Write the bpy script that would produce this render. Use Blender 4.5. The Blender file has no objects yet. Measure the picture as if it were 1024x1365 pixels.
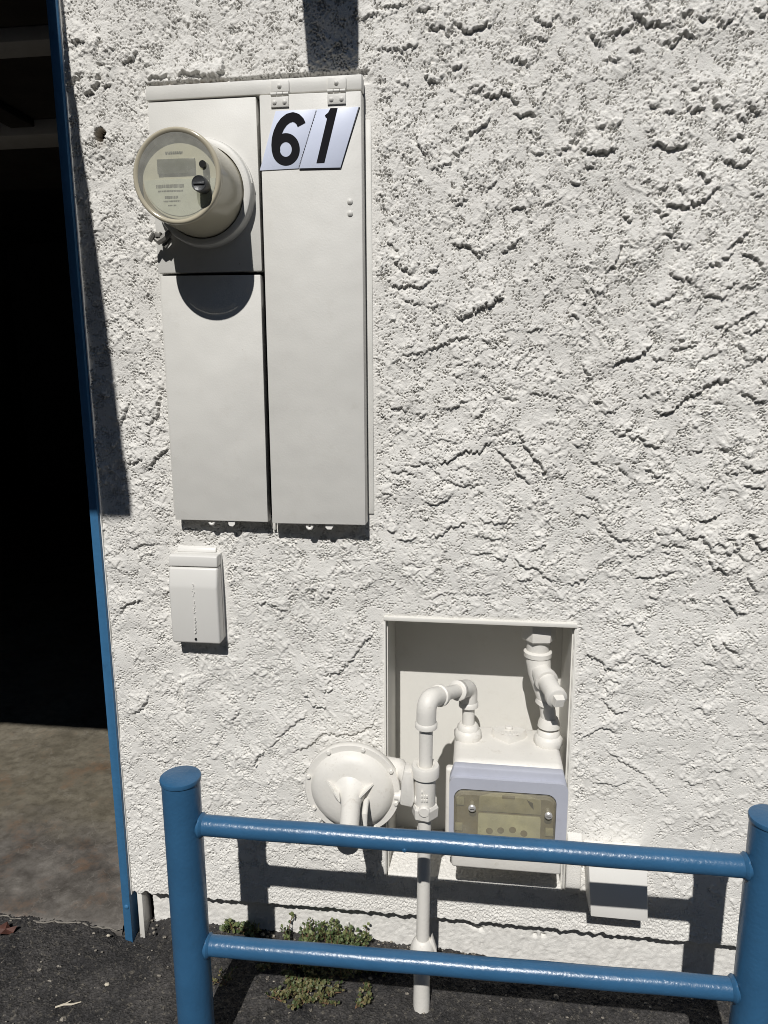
import bpy, bmesh, math, random
import numpy as np
from mathutils import Vector, Matrix, Quaternion

# ------------------------------------------------------------------ camera
scene = bpy.context.scene
COL = scene.collection
cam_data = bpy.data.cameras.new('camera')
cam_data.sensor_fit = 'VERTICAL'
cam_data.sensor_height = 36.0
cam_data.lens = 36.0 * 954.07 / 1365.0
cam_data.clip_start = 0.02
cam_data.clip_end = 2000.0
cam = bpy.data.objects.new('camera', cam_data)
COL.objects.link(cam)
PITCH, YAW, ROLL = 0.19207, 0.12773, -0.00463
fwd = Vector((-math.sin(YAW) * math.cos(PITCH), math.cos(YAW) * math.cos(PITCH), -math.sin(PITCH)))
rgt = Vector((math.cos(YAW), math.sin(YAW), 0.0))
upv = rgt.cross(fwd)
r2 = rgt * math.cos(ROLL) + upv * math.sin(ROLL)
u2 = upv * math.cos(ROLL) - rgt * math.sin(ROLL)
rm = Matrix((r2, u2, -fwd)).transposed().to_4x4()
cam.matrix_world = Matrix.Translation((0.0, -1.45, 1.348)) @ rm
scene.camera = cam

# ------------------------------------------------------------------ sky and sun
SUN_DIR = Vector((0.074, 1.0, -1.107)).normalized()          # way the light travels
world = bpy.data.worlds.new('World')
scene.world = world
world.use_nodes = True
wt = world.node_tree
for n in list(wt.nodes):
    wt.nodes.remove(n)
wo = wt.nodes.new('ShaderNodeOutputWorld')
wb = wt.nodes.new('ShaderNodeBackground')
ws = wt.nodes.new('ShaderNodeTexSky')
ws.sky_type = 'NISHITA'
ws.sun_disc = False
ws.sun_elevation = math.asin(-SUN_DIR.z)
ws.sun_rotation = math.atan2(-SUN_DIR.x, -SUN_DIR.y)
ws.altitude = 800.0
ws.air_density = 1.0
ws.dust_density = 0.0
wb.inputs['Strength'].default_value = 0.05
wt.links.new(ws.outputs['Color'], wb.inputs['Color'])
wt.links.new(wb.outputs['Background'], wo.inputs['Surface'])
sun_data = bpy.data.lights.new('sun', 'SUN')
sun_data.energy = 5.0
sun_data.angle = math.radians(0.5)
sun_data.color = (1.0, 0.974, 0.935)
sun = bpy.data.objects.new('sun', sun_data)
sun.rotation_euler = SUN_DIR.to_track_quat('-Z', 'Y').to_euler()
sun.location = (-0.5, -5.0, 6.0)
COL.objects.link(sun)
scene.view_settings.view_transform = 'Standard'
scene.view_settings.look = 'None'
scene.view_settings.exposure = -0.30
scene.view_settings.gamma = 1.0
scene.view_settings.use_curve_mapping = False
scene.render.engine = 'CYCLES'
scene.cycles.max_bounces = 8
scene.cycles.use_denoising = True
scene.cycles.pixel_filter_type = 'BLACKMAN_HARRIS'
scene.cycles.filter_width = 0.95
scene.cycles.transparent_max_bounces = 12

random.seed(7)
RNG = np.random.default_rng(11)

# ------------------------------------------------------------------ materials
def nodes(name):
    m = bpy.data.materials.new(name)
    m.use_nodes = True
    t = m.node_tree
    return m, t, t.nodes['Principled BSDF']

def paint(name, col, rough=0.45, var=0.06, vscale=9.0, bump=0.15, bscale=260.0, bdist=0.0006, metal=0.0,
          dirt=None, dirt_amt=0.0, dirt_scale=14.0, spec=0.5, coat=0.0, wave=0.0, chips=None, chip_at=0.70):
    """paint or plaster: two close tones, dirt specks, fine relief"""
    m, t, b = nodes(name)
    tc = t.nodes.new('ShaderNodeTexCoord')
    n1 = t.nodes.new('ShaderNodeTexNoise'); n1.inputs['Scale'].default_value = vscale
    n1.inputs['Detail'].default_value = 6.0; n1.inputs['Roughness'].default_value = 0.62
    t.links.new(tc.outputs['Object'], n1.inputs['Vector'])
    rp = t.nodes.new('ShaderNodeValToRGB')
    e = rp.color_ramp.elements
    e[0].position = 0.3; e[1].position = 0.7
    e[0].color = tuple(c * (1 - var) for c in col) + (1,)
    e[1].color = tuple(min(1, c * (1 + var)) for c in col) + (1,)
    t.links.new(n1.outputs['Fac'], rp.inputs['Fac'])
    out = rp.outputs['Color']
    if dirt:
        n2 = t.nodes.new('ShaderNodeTexNoise'); n2.inputs['Scale'].default_value = dirt_scale
        n2.inputs['Detail'].default_value = 9.0; n2.inputs['Roughness'].default_value = 0.75
        t.links.new(tc.outputs['Object'], n2.inputs['Vector'])
        r2_ = t.nodes.new('ShaderNodeValToRGB')
        r2_.color_ramp.elements[0].position = 0.56; r2_.color_ramp.elements[0].color = (0, 0, 0, 1)
        r2_.color_ramp.elements[1].position = 0.74; r2_.color_ramp.elements[1].color = (dirt_amt,) * 3 + (1,)
        t.links.new(n2.outputs['Fac'], r2_.inputs['Fac'])
        mx = t.nodes.new('ShaderNodeMix'); mx.data_type = 'RGBA'
        t.links.new(r2_.outputs['Color'], mx.inputs['Factor'])
        t.links.new(out, mx.inputs['A']); mx.inputs['B'].default_value = tuple(dirt) + (1,)
        out = mx.outputs['Result']
    if chips:                                              # small chips and scuffs through the paint
        n4 = t.nodes.new('ShaderNodeTexNoise'); n4.inputs['Scale'].default_value = 38.0
        n4.inputs['Detail'].default_value = 4.0; n4.inputs['Roughness'].default_value = 0.6
        t.links.new(tc.outputs['Object'], n4.inputs['Vector'])
        r4 = t.nodes.new('ShaderNodeValToRGB')
        r4.color_ramp.elements[0].position = chip_at; r4.color_ramp.elements[0].color = (0, 0, 0, 1)
        r4.color_ramp.elements[1].position = chip_at + 0.015; r4.color_ramp.elements[1].color = (0.85,) * 3 + (1,)
        t.links.new(n4.outputs['Fac'], r4.inputs['Fac'])
        m4 = t.nodes.new('ShaderNodeMix'); m4.data_type = 'RGBA'
        t.links.new(r4.outputs['Color'], m4.inputs['Factor'])
        t.links.new(out, m4.inputs['A']); m4.inputs['B'].default_value = tuple(chips) + (1,)
        out = m4.outputs['Result']
    t.links.new(out, b.inputs['Base Color'])
    b.inputs['Roughness'].default_value = rough
    b.inputs['Metallic'].default_value = metal
    b.inputs['Specular IOR Level'].default_value = spec
    b.inputs['Coat Weight'].default_value = coat
    b.inputs['Coat Roughness'].default_value = 0.2
    if bump > 0:
        n3 = t.nodes.new('ShaderNodeTexNoise'); n3.inputs['Scale'].default_value = bscale
        n3.inputs['Detail'].default_value = 4.0
        t.links.new(tc.outputs['Object'], n3.inputs['Vector'])
        bp = t.nodes.new('ShaderNodeBump'); bp.inputs['Strength'].default_value = bump
        bp.inputs['Distance'].default_value = bdist
        t.links.new(n3.outputs['Fac'], bp.inputs['Height'])
        if wave:                                           # slight dents in the sheet
            n5 = t.nodes.new('ShaderNodeTexNoise'); n5.inputs['Scale'].default_value = 7.0; n5.inputs['Detail'].default_value = 2.0
            t.links.new(tc.outputs['Object'], n5.inputs['Vector'])
            b5 = t.nodes.new('ShaderNodeBump'); b5.inputs['Strength'].default_value = 1.0; b5.inputs['Distance'].default_value = wave
            t.links.new(n5.outputs['Fac'], b5.inputs['Height']); t.links.new(b5.outputs['Normal'], bp.inputs['Normal'])
        t.links.new(bp.outputs['Normal'], b.inputs['Normal'])
    return m

def clear_plastic(name, tint, see, rough=0.12, body=None, bump=0.0):
    """a yellowed clear plastic: part of the light passes straight through, the rest scatters on the haze in it"""
    m, t, b = nodes(name)
    b.inputs['Base Color'].default_value = tuple(body or tint) + (1,)
    b.inputs['Roughness'].default_value = rough
    tr = t.nodes.new('ShaderNodeBsdfTransparent'); tr.inputs['Color'].default_value = tuple(tint) + (1,)
    mx = t.nodes.new('ShaderNodeMixShader')
    tc = t.nodes.new('ShaderNodeTexCoord')
    n1 = t.nodes.new('ShaderNodeTexNoise'); n1.inputs['Scale'].default_value = 22.0
    n1.inputs['Detail'].default_value = 7.0; n1.inputs['Roughness'].default_value = 0.7
    t.links.new(tc.outputs['Object'], n1.inputs['Vector'])
    mr = t.nodes.new('ShaderNodeMapRange')
    mr.inputs['From Min'].default_value = 0.3; mr.inputs['From Max'].default_value = 0.7
    mr.inputs['To Min'].default_value = max(0, see - 0.1); mr.inputs['To Max'].default_value = min(1, see + min(0.1, see))
    t.links.new(n1.outputs['Fac'], mr.inputs['Value'])
    t.links.new(mr.outputs['Result'], mx.inputs['Fac'])
    t.links.new(b.outputs['BSDF'], mx.inputs[1]); t.links.new(tr.outputs['BSDF'], mx.inputs[2])
    t.links.new(mx.outputs['Shader'], t.nodes['Material Output'].inputs['Surface'])
    return m

MAT = {}
def leaf_mat(name, c1, c2):
    m, t, b = nodes(name)
    oi = t.nodes.new('ShaderNodeNewGeometry')
    rp = t.nodes.new('ShaderNodeValToRGB')
    rp.color_ramp.elements[0].color = c1 + (1,); rp.color_ramp.elements[1].color = c2 + (1,)
    t.links.new(oi.outputs['Random Per Island'], rp.inputs['Fac'])
    t.links.new(rp.outputs['Color'], b.inputs['Base Color'])
    b.inputs['Roughness'].default_value = 0.55
    b.inputs['Transmission Weight'].default_value = 0.0
    return m
CREAM = (0.70, 0.685, 0.645)
MAT['panel'] = paint('panel_paint', (0.66, 0.65, 0.615), 0.5, 0.03, 5.0, 0.35, 330.0, 0.0006, dirt=(0.42, 0.39, 0.33), dirt_amt=0.2, dirt_scale=24.0, wave=0.006, chips=(0.36, 0.33, 0.28), chip_at=0.735)
MAT['pipe'] = paint('pipe_paint', (0.71, 0.69, 0.645), 0.5, 0.05, 20.0, 0.35, 160.0, 0.0012, dirt=(0.36, 0.31, 0.24), dirt_amt=0.45, dirt_scale=40.0, chips=(0.24, 0.16, 0.10), chip_at=0.745)
MAT['liner'] = paint('recess_paint', (0.71, 0.695, 0.65), 0.55, 0.03, 6.0, 0.2, 120.0, 0.0008, dirt=(0.45, 0.40, 0.32), dirt_amt=0.2, dirt_scale=18.0)
MAT['whitebox'] = paint('cover_box_paint', (0.84, 0.825, 0.785), 0.5, 0.02, 8.0, 0.15, 200.0, 0.0005)
MAT['telecom'] = paint('telecom_box_paint', (0.68, 0.67, 0.64), 0.42, 0.02, 8.0, 0.12, 200.0, 0.0004)
MAT['blue'] = paint('blue_paint', (0.029, 0.103, 0.207), 0.30, 0.09, 16.0, 0.6, 150.0, 0.0011, dirt=(0.03, 0.08, 0.14), dirt_amt=0.4, dirt_scale=30.0, spec=0.5, chips=(0.20, 0.22, 0.24), chip_at=0.75)
MAT['trimblue'] = paint('trim_blue_paint', (0.04, 0.15, 0.30), 0.5, 0.08, 20.0, 0.4, 90.0, 0.0015, dirt=(0.02, 0.06, 0.12), dirt_amt=0.5, dirt_scale=25.0)
MAT['steel_dark'] = paint('dark_steel', (0.05, 0.05, 0.048), 0.6, 0.2, 20.0, 0.2)
MAT['steel'] = paint('bright_steel', (0.75, 0.73, 0.70), 0.3, 0.05, 30.0, 0.1, metal=0.6)
MAT['greysteel'] = paint('grey_clasp_metal', (0.28, 0.27, 0.25), 0.45, 0.1, 60.0, 0.3, metal=0.5)
MAT['lavender'] = paint('grey_blue_plastic', (0.43, 0.445, 0.51), 0.5, 0.05, 14.0, 0.25, 300.0, 0.0005, dirt=(0.33, 0.33, 0.38), dirt_amt=0.4, dirt_scale=30.0)
MAT['digit'] = paint('black_vinyl', (0.010, 0.010, 0.013), 0.75, 0.05, 20.0, 0.1, spec=0.12)
MAT['plate'] = paint('white_number_plate', (0.66, 0.71, 0.86), 0.35, 0.03, 30.0, 0.05, dirt=(0.5, 0.5, 0.55), dirt_amt=0.2, dirt_scale=60.0)
MAT['dial'] = paint('dial_print', (0.62, 0.62, 0.54), 0.5, 0.05, 30.0, 0.0)
MAT['dial_low'] = paint('dial_label_print', (0.62, 0.66, 0.62), 0.5, 0.04, 30.0, 0.0)
MAT['lcd'] = paint('lcd_glass', (0.11, 0.12, 0.10), 0.25, 0.05, 50.0, 0.0)
MAT['print'] = paint('grey_print', (0.17, 0.18, 0.17), 0.6, 0.1, 80.0, 0.0)
MAT['black'] = paint('black_plastic', (0.012, 0.012, 0.012), 0.35, 0.1, 40.0, 0.1)
MAT['knob'] = paint('dark_grey_plastic', (0.055, 0.058, 0.062), 0.4, 0.2, 120.0, 0.5, 300.0, 0.001)
MAT['amber_side'] = clear_plastic('yellowed_cover_side', (0.62, 0.55, 0.40), 0.02, 0.20, (0.43, 0.40, 0.31))
MAT['amber_rim'] = clear_plastic('yellowed_cover_rim', (0.75, 0.70, 0.56), 0.02, 0.14, (0.46, 0.42, 0.32))
MAT['amber_rim_inner'] = paint('tan_meter_housing', (0.36, 0.32, 0.23), 0.5, 0.1, 30.0, 0.1)
MAT['lens'] = clear_plastic('hazy_lens', (0.95, 0.93, 0.84), 0.66, 0.08, (0.58, 0.58, 0.53))
MAT['index_lens'] = clear_plastic('dirty_index_lens', (0.90, 0.87, 0.74), 0.60, 0.12, (0.38, 0.36, 0.29))
MAT['index_plate'] = paint('index_plate', (0.40, 0.38, 0.28), 0.6, 0.25, 40.0, 0.1, dirt=(0.12, 0.10, 0.06), dirt_amt=0.8, dirt_scale=30.0)
MAT['index_box'] = paint('index_box_inside', (0.20, 0.17, 0.115), 0.6, 0.3, 30.0, 0.1, dirt=(0.07, 0.05, 0.03), dirt_amt=0.8, dirt_scale=26.0)
MAT['index_label'] = paint('index_label', (0.62, 0.62, 0.48), 0.6, 0.15, 40.0, 0.1, dirt=(0.16, 0.15, 0.1), dirt_amt=0.6, dirt_scale=50.0)
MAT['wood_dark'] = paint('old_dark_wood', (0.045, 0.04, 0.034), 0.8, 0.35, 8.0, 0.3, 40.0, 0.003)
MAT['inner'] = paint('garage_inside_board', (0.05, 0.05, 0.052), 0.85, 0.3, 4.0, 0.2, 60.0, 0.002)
MAT['brace'] = paint('pale_door_brace', (0.55, 0.54, 0.52), 0.7, 0.12, 10.0, 0.2, 60.0, 0.002)
MAT['beam'] = paint('beam_paint', (0.60, 0.58, 0.54), 0.7, 0.06, 10.0, 0.3, 70.0, 0.002)
MAT['added_block_wall'] = paint('grey_block_wall', (0.22, 0.22, 0.22), 0.85, 0.08, 2.0, 0.4, 40.0, 0.01)  # walls of the added block that shuts out skylight; doors and roof follow
MAT['added_block_door'] = paint('brown_door_paint', (0.10, 0.075, 0.055), 0.6, 0.1, 3.0, 0.1)
MAT['added_block_roof'] = paint('roof_shingle', (0.09, 0.08, 0.075), 0.9, 0.2, 6.0, 0.5, 30.0, 0.02)
MAT['edge_concrete'] = paint('pale_worn_concrete', (0.20, 0.185, 0.16), 0.9, 0.35, 30.0, 0.6, 120.0, 0.003)
MAT['grit'] = leaf_mat('grit', (0.05, 0.045, 0.04), (0.34, 0.31, 0.26))
MAT['leafdry'] = paint('dry_leaf', (0.085, 0.032, 0.022), 0.7, 0.35, 60.0, 0.3, 300.0, 0.001)
MAT['straw'] = paint('dry_straw', (0.55, 0.50, 0.40), 0.7, 0.15, 90.0, 0.2)
MAT['stem'] = paint('weed_stem', (0.16, 0.09, 0.05), 0.7, 0.3, 90.0, 0.2)
MAT['caulk'] = paint('old_caulk', (0.66, 0.61, 0.50), 0.7, 0.08, 25.0, 0.5, 120.0, 0.002, dirt=(0.26, 0.21, 0.14), dirt_amt=0.5, dirt_scale=22.0)

MAT['leaf_green'] = leaf_mat('weed_leaf', (0.05, 0.085, 0.03), (0.17, 0.19, 0.075))
MAT['leaf_brown'] = leaf_mat('drying_weed_leaf', (0.05, 0.08, 0.028), (0.18, 0.155, 0.07))

def stucco_mat():
    m, t, b = nodes('stucco')
    tc = t.nodes.new('ShaderNodeTexCoord')
    n1 = t.nodes.new('ShaderNodeTexNoise'); n1.inputs['Scale'].default_value = 3.2
    n1.inputs['Detail'].default_value = 8.0; n1.inputs['Roughness'].default_value = 0.65
    t.links.new(tc.outputs['Object'], n1.inputs['Vector'])
    rp = t.nodes.new('ShaderNodeValToRGB'); e = rp.color_ramp.elements
    e[0].position = 0.3; e[1].position = 0.72
    e[0].color = (0.675, 0.66, 0.625, 1); e[1].color = (0.75, 0.735, 0.70, 1)
    t.links.new(n1.outputs['Fac'], rp.inputs['Fac'])
    n2 = t.nodes.new('ShaderNodeTexNoise'); n2.inputs['Scale'].default_value = 95.0
    n2.inputs['Detail'].default_value = 6.0; n2.inputs['Roughness'].default_value = 0.7
    t.links.new(tc.outputs['Object'], n2.inputs['Vector'])
    r2_ = t.nodes.new('ShaderNodeValToRGB')
    r2_.color_ramp.elements[0].position = 0.60; r2_.color_ramp.elements[0].color = (0, 0, 0, 1)
    r2_.color_ramp.elements[1].position = 0.75; r2_.color_ramp.elements[1].color = (0.28,) * 3 + (1,)
    t.links.new(n2.outputs['Fac'], r2_.inputs['Fac'])
    mx = t.nodes.new('ShaderNodeMix'); mx.data_type = 'RGBA'
    t.links.new(r2_.outputs['Color'], mx.inputs['Factor'])
    t.links.new(rp.outputs['Color'], mx.inputs['A']); mx.inputs['B'].default_value = (0.52, 0.48, 0.41, 1)
    at = t.nodes.new('ShaderNodeAttribute'); at.attribute_name = 'stain'
    mx2 = t.nodes.new('ShaderNodeMix'); mx2.data_type = 'RGBA'
    t.links.new(at.outputs['Fac'], mx2.inputs['Factor'])
    t.links.new(mx.outputs['Result'], mx2.inputs['A']); mx2.inputs['B'].default_value = (0.27, 0.22, 0.155, 1)
    t.links.new(mx2.outputs['Result'], b.inputs['Base Color'])
    b.inputs['Roughness'].default_value = 0.85
    b.inputs['Specular IOR Level'].default_value = 0.3
    n3 = t.nodes.new('ShaderNodeTexNoise'); n3.inputs['Scale'].default_value = 420.0
    n3.inputs['Detail'].default_value = 3.0
    t.links.new(tc.outputs['Object'], n3.inputs['Vector'])
    bp = t.nodes.new('ShaderNodeBump'); bp.inputs['Strength'].default_value = 0.7; bp.inputs['Distance'].default_value = 0.0015
    t.links.new(n3.outputs['Fac'], bp.inputs['Height'])
    t.links.new(bp.outputs['Normal'], b.inputs['Normal'])
    return m
MAT['stucco'] = stucco_mat()

def asphalt_mat():
    m, t, b = nodes('asphalt')
    tc = t.nodes.new('ShaderNodeTexCoord')
    n1 = t.nodes.new('ShaderNodeTexNoise'); n1.inputs['Scale'].default_value = 7.0
    n1.inputs['Detail'].default_value = 8.0; n1.inputs['Roughness'].default_value = 0.7
    v1 = t.nodes.new('ShaderNodeTexVoronoi'); v1.inputs['Scale'].default_value = 190.0
    n2 = t.nodes.new('ShaderNodeTexNoise'); n2.inputs['Scale'].default_value = 85.0; n2.inputs['Detail'].default_value = 6.0; n2.inputs['Roughness'].default_value = 0.7
    for n in (n1, v1, n2):
        t.links.new(tc.outputs['Object'], n.inputs['Vector'])
    rp = t.nodes.new('ShaderNodeValToRGB'); e = rp.color_ramp.elements
    e[0].position = 0.36; e[0].color = (0.022, 0.0215, 0.023, 1); e[1].position = 0.68; e[1].color = (0.098, 0.091, 0.086, 1)
    t.links.new(n1.outputs['Fac'], rp.inputs['Fac'])
    r2_ = t.nodes.new('ShaderNodeValToRGB')
    r2_.color_ramp.elements[0].position = 0.54; r2_.color_ramp.elements[0].color = (0, 0, 0, 1)
    r2_.color_ramp.elements[1].position = 0.64; r2_.color_ramp.elements[1].color = (0.9,) * 3 + (1,)
    t.links.new(n2.outputs['Fac'], r2_.inputs['Fac'])
    mx = t.nodes.new('ShaderNodeMix'); mx.data_type = 'RGBA'
    t.links.new(r2_.outputs['Color'], mx.inputs['Factor'])
    t.links.new(rp.outputs['Color'], mx.inputs['A']); mx.inputs['B'].default_value = (0.16, 0.145, 0.12, 1)
    mx3 = t.nodes.new('ShaderNodeMix'); mx3.data_type = 'RGBA'; mx3.blend_type = 'MULTIPLY'
    mx3.inputs['Factor'].default_value = 0.75
    bw = t.nodes.new('ShaderNodeRGBToBW'); t.links.new(v1.outputs['Color'], bw.inputs['Color'])
    t.links.new(mx.outputs['Result'], mx3.inputs['A']); t.links.new(bw.outputs['Val'], mx3.inputs['B'])
    t.links.new(mx3.outputs['Result'], b.inputs['Base Color'])
    b.inputs['Roughness'].default_value = 0.9
    bp = t.nodes.new('ShaderNodeBump'); bp.inputs['Strength'].default_value = 0.9; bp.inputs['Distance'].default_value = 0.004
    t.links.new(v1.outputs['Distance'], bp.inputs['Height'])
    t.links.new(bp.outputs['Normal'], b.inputs['Normal'])
    return m
MAT['asphalt'] = asphalt_mat()

def concrete_mat():
    m, t, b = nodes('stained_concrete')
    tc = t.nodes.new('ShaderNodeTexCoord')
    def noise(s, d=8.0, r=0.65):
        n = t.nodes.new('ShaderNodeTexNoise'); n.inputs['Scale'].default_value = s
        n.inputs['Detail'].default_value = d; n.inputs['Roughness'].default_value = r
        t.links.new(tc.outputs['Object'], n.inputs['Vector']); return n
    def ramp(src, p0, c0, p1, c1):
        r = t.nodes.new('ShaderNodeValToRGB'); e = r.color_ramp.elements
        e[0].position, e[0].color, e[1].position, e[1].color = p0, c0 + (1,), p1, c1 + (1,)
        t.links.new(src.outputs['Fac'], r.inputs['Fac']); return r
    def mix(f, a, bb):
        x = t.nodes.new('ShaderNodeMix'); x.data_type = 'RGBA'
        t.links.new(f.outputs['Color'], x.inputs['Factor']); t.links.new(a, x.inputs['A'])
        if isinstance(bb, tuple): x.inputs['B'].default_value = bb + (1,)
        else: t.links.new(bb, x.inputs['B'])
        return x.outputs['Result']
    base = ramp(noise(5.0), 0.3, (0.10, 0.087, 0.062), 0.7, (0.19, 0.17, 0.13))
    grey = ramp(noise(9.0), 0.3, (0.055, 0.048, 0.042), 0.72, (0.185, 0.17, 0.152))
    # nearer the door the slab is worn grey, further in it keeps a tan film
    sp = t.nodes.new('ShaderNodeSeparateXYZ'); t.links.new(tc.outputs['Object'], sp.inputs['Vector'])
    nn = noise(3.0)
    ad = t.nodes.new('ShaderNodeMath'); ad.operation = 'MULTIPLY_ADD'
    t.links.new(nn.outputs['Fac'], ad.inputs[0]); ad.inputs[1].default_value = 0.45
    t.links.new(sp.outputs['Y'], ad.inputs[2])
    r = t.nodes.new('ShaderNodeValToRGB')
    r.color_ramp.elements[0].position = 0.52; r.color_ramp.elements[0].color = (1, 1, 1, 1)
    r.color_ramp.elements[1].position = 0.66; r.color_ramp.elements[1].color = (0, 0, 0, 1)
    t.links.new(ad.outputs[0], r.inputs['Fac'])
    c = mix(r, base.outputs['Color'], grey.outputs['Color'])
    rust = ramp(noise(6.5, 10.0, 0.75), 0.53, (0, 0, 0), 0.66, (0.65, 0.65, 0.65))
    c = mix(rust, c, (0.125, 0.068, 0.034))
    speck = ramp(noise(60.0, 8.0, 0.8), 0.55, (0, 0, 0), 0.7, (0.6, 0.6, 0.6))
    c = mix(speck, c, (0.05, 0.04, 0.03))
    fine = ramp(noise(26.0, 12.0, 0.78), 0.30, (0.55, 0.53, 0.50), 0.70, (1.35, 1.36, 1.38))
    mu = t.nodes.new('ShaderNodeMix'); mu.data_type = 'RGBA'; mu.blend_type = 'MULTIPLY'; mu.inputs['Factor'].default_value = 1.0
    t.links.new(c, mu.inputs['A']); t.links.new(fine.outputs['Color'], mu.inputs['B'])
    c = mu.outputs['Result']
    ring = ramp(noise(4.0, 5.0, 0.6), 0.495, (0, 0, 0), 0.505, (0.0, 0.0, 0.0))                # a pale tide mark
    ring.color_ramp.elements.new(0.50).color = (0.28, 0.28, 0.28, 1)
    c = mix(ring, c, (0.26, 0.24, 0.21))
    t.links.new(c, b.inputs['Base Color'])
    b.inputs['Roughness'].default_value = 0.75
    bp = t.nodes.new('ShaderNodeBump'); bp.inputs['Strength'].default_value = 0.35; bp.inputs['Distance'].default_value = 0.003
    n5 = noise(120.0)
    t.links.new(n5.outputs['Fac'], bp.inputs['Height']); t.links.new(bp.outputs['Normal'], b.inputs['Normal'])
    return m
MAT['concrete'] = concrete_mat()

# ------------------------------------------------------------------ helpers
ORG = {}
def tag(o, label=None, cat=None, group=None, kind=None):
    if label: o['label'] = label
    if cat: o['category'] = cat
    if group: o['group'] = group
    if kind: o['kind'] = kind
    return o

def thing(name, label, cat, loc, group=None):
    o = bpy.data.objects.new(name, None)
    o.empty_display_size = 0.05
    COL.objects.link(o)
    o.location = loc
    ORG[o.name] = Vector(loc)
    return tag(o, label, cat, group)

def obj(name, bm, mat, parent=None, sharp=35.0, loc=None):
    """bm holds world coordinates; the object's origin is its parent's (or loc)"""
    org = ORG[parent.name] if parent is not None else Vector(loc or (0, 0, 0))
    bmesh.ops.translate(bm, verts=bm.verts, vec=-org)
    bmesh.ops.recalc_face_normals(bm, faces=bm.faces)
    me = bpy.data.meshes.new(name)
    bm.to_mesh(me); bm.free()
    me.materials.append(MAT[mat])
    me.shade_smooth()
    me.set_sharp_from_angle(angle=math.radians(sharp))
    o = bpy.data.objects.new(name, me)
    COL.objects.link(o)
    if parent is not None:
        o.parent = parent
    else:
        o.location = org
    ORG[o.name] = org
    return o

def BM():
    return bmesh.new()

def box(bm, x0, x1, y0, y1, z0, z1, bev=0.0, seg=2):
    t = bmesh.new()
    r = bmesh.ops.create_cube(t, size=1.0)
    for v in t.verts:
        v.co = Vector(((x0 + x1) / 2 + v.co.x * (x1 - x0), (y0 + y1) / 2 + v.co.y * (y1 - y0), (z0 + z1) / 2 + v.co.z * (z1 - z0)))
    if bev > 0:
        bmesh.ops.bevel(t, geom=list(t.edges), offset=bev, segments=seg, profile=0.5, affect='EDGES')
    join(bm, t)
    return bm

def join(bm, t):
    me = bpy.data.meshes.new('tmp')
    t.to_mesh(me); t.free()
    bm.from_mesh(me)
    bpy.data.meshes.remove(me)

def prism(bm, pts, y0, y1, bev=0.0):
    """polygon given in x, z, extruded along y"""
    t = bmesh.new()
    vs = [t.verts.new((p[0], y0, p[1])) for p in pts]
    f = t.faces.new(vs)
    ex = bmesh.ops.extrude_face_region(t, geom=[f])
    for v in ex['geom']:
        if isinstance(v, bmesh.types.BMVert):
            v.co.y = y1
    if bev > 0:
        bmesh.ops.bevel(t, geom=list(t.edges), offset=bev, segments=2, profile=0.5, affect='EDGES')
    join(bm, t)
    return bm

def frame_of(d):
    d = d.normalized()
    a = Vector((0, 0, 1)) if abs(d.z) < 0.9 else Vector((1, 0, 0))
    u = d.cross(a).normalized()
    return u, d.cross(u).normalized(), d

def lathe(bm, p0, axis, prof, seg=32, cap0=True, cap1=True, rot=0.0):
    """prof: list of (distance along axis, radius)"""
    p0 = Vector(p0); u, v, d = frame_of(Vector(axis))
    rings = []
    for (h, r) in prof:
        rings.append([bm.verts.new(p0 + d * h + (u * math.cos(a) + v * math.sin(a)) * r)
                      for a in [rot + 2 * math.pi * k / seg for k in range(seg)]])
    for a, b in zip(rings, rings[1:]):
        for k in range(seg):
            bm.faces.new((a[k], a[(k + 1) % seg], b[(k + 1) % seg], b[k]))
    if cap0: bm.faces.new(rings[0])
    if cap1: bm.faces.new(rings[-1])
    return bm

def cyl(bm, p0, p1, r0, r1=None, seg=24, rot=0.0):
    p0, p1 = Vector(p0), Vector(p1)
    return lathe(bm, p0, p1 - p0, [(0, r0), ((p1 - p0).length, r0 if r1 is None else r1)], seg, rot=rot)

def tube(bm, pts, r, seg=16, caps=True):
    """pts: list of points; r: a radius or a list of radii"""
    pts = [Vector(p) for p in pts]
    n = len(pts)
    rr = r if isinstance(r, (list, tuple)) else [r] * n
    tang = []
    for i in range(n):
        a = pts[max(0, i - 1)]; b = pts[min(n - 1, i + 1)]
        tang.append((b - a).normalized())
    u, v, d = frame_of(tang[0])
    rings = []
    for i in range(n):
        if i:
            q = tang[i - 1].rotation_difference(tang[i])
            u = q @ u
        w = tang[i].cross(u).normalized()
        rings.append([bm.verts.new(pts[i] + (u * math.cos(a) + w * math.sin(a)) * rr[i])
                      for a in [2 * math.pi * k / seg for k in range(seg)]])
    for a, b in zip(rings, rings[1:]):
        for k in range(seg):
            bm.faces.new((a[k], a[(k + 1) % seg], b[(k + 1) % seg], b[k]))
    if caps:
        bm.faces.new(rings[0]); bm.faces.new(rings[-1])
    return bm

def bend(a, c, b, rad, n=8):
    """points of a rounded corner at c between directions to a and b"""
    a, c, b = Vector(a), Vector(c), Vector(b)
    da, db = (a - c).normalized(), (b - c).normalized()
    ang = da.angle(db)
    t = rad / math.tan(ang / 2)
    p, q = c + da * t, c + db * t
    return [(p * (1 - s) ** 2 + c * 2 * s * (1 - s) + q * s * s) for s in [k / n for k in range(n + 1)]]

def rivet(bm, p, r, axis=(0, -1, 0), h=None):
    h = h or r * 0.6
    lathe(bm, p, axis, [(0, r), (h * 0.4, r * 0.95), (h * 0.8, r * 0.6), (h, r * 0.15)], 14)
    return bm

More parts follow.
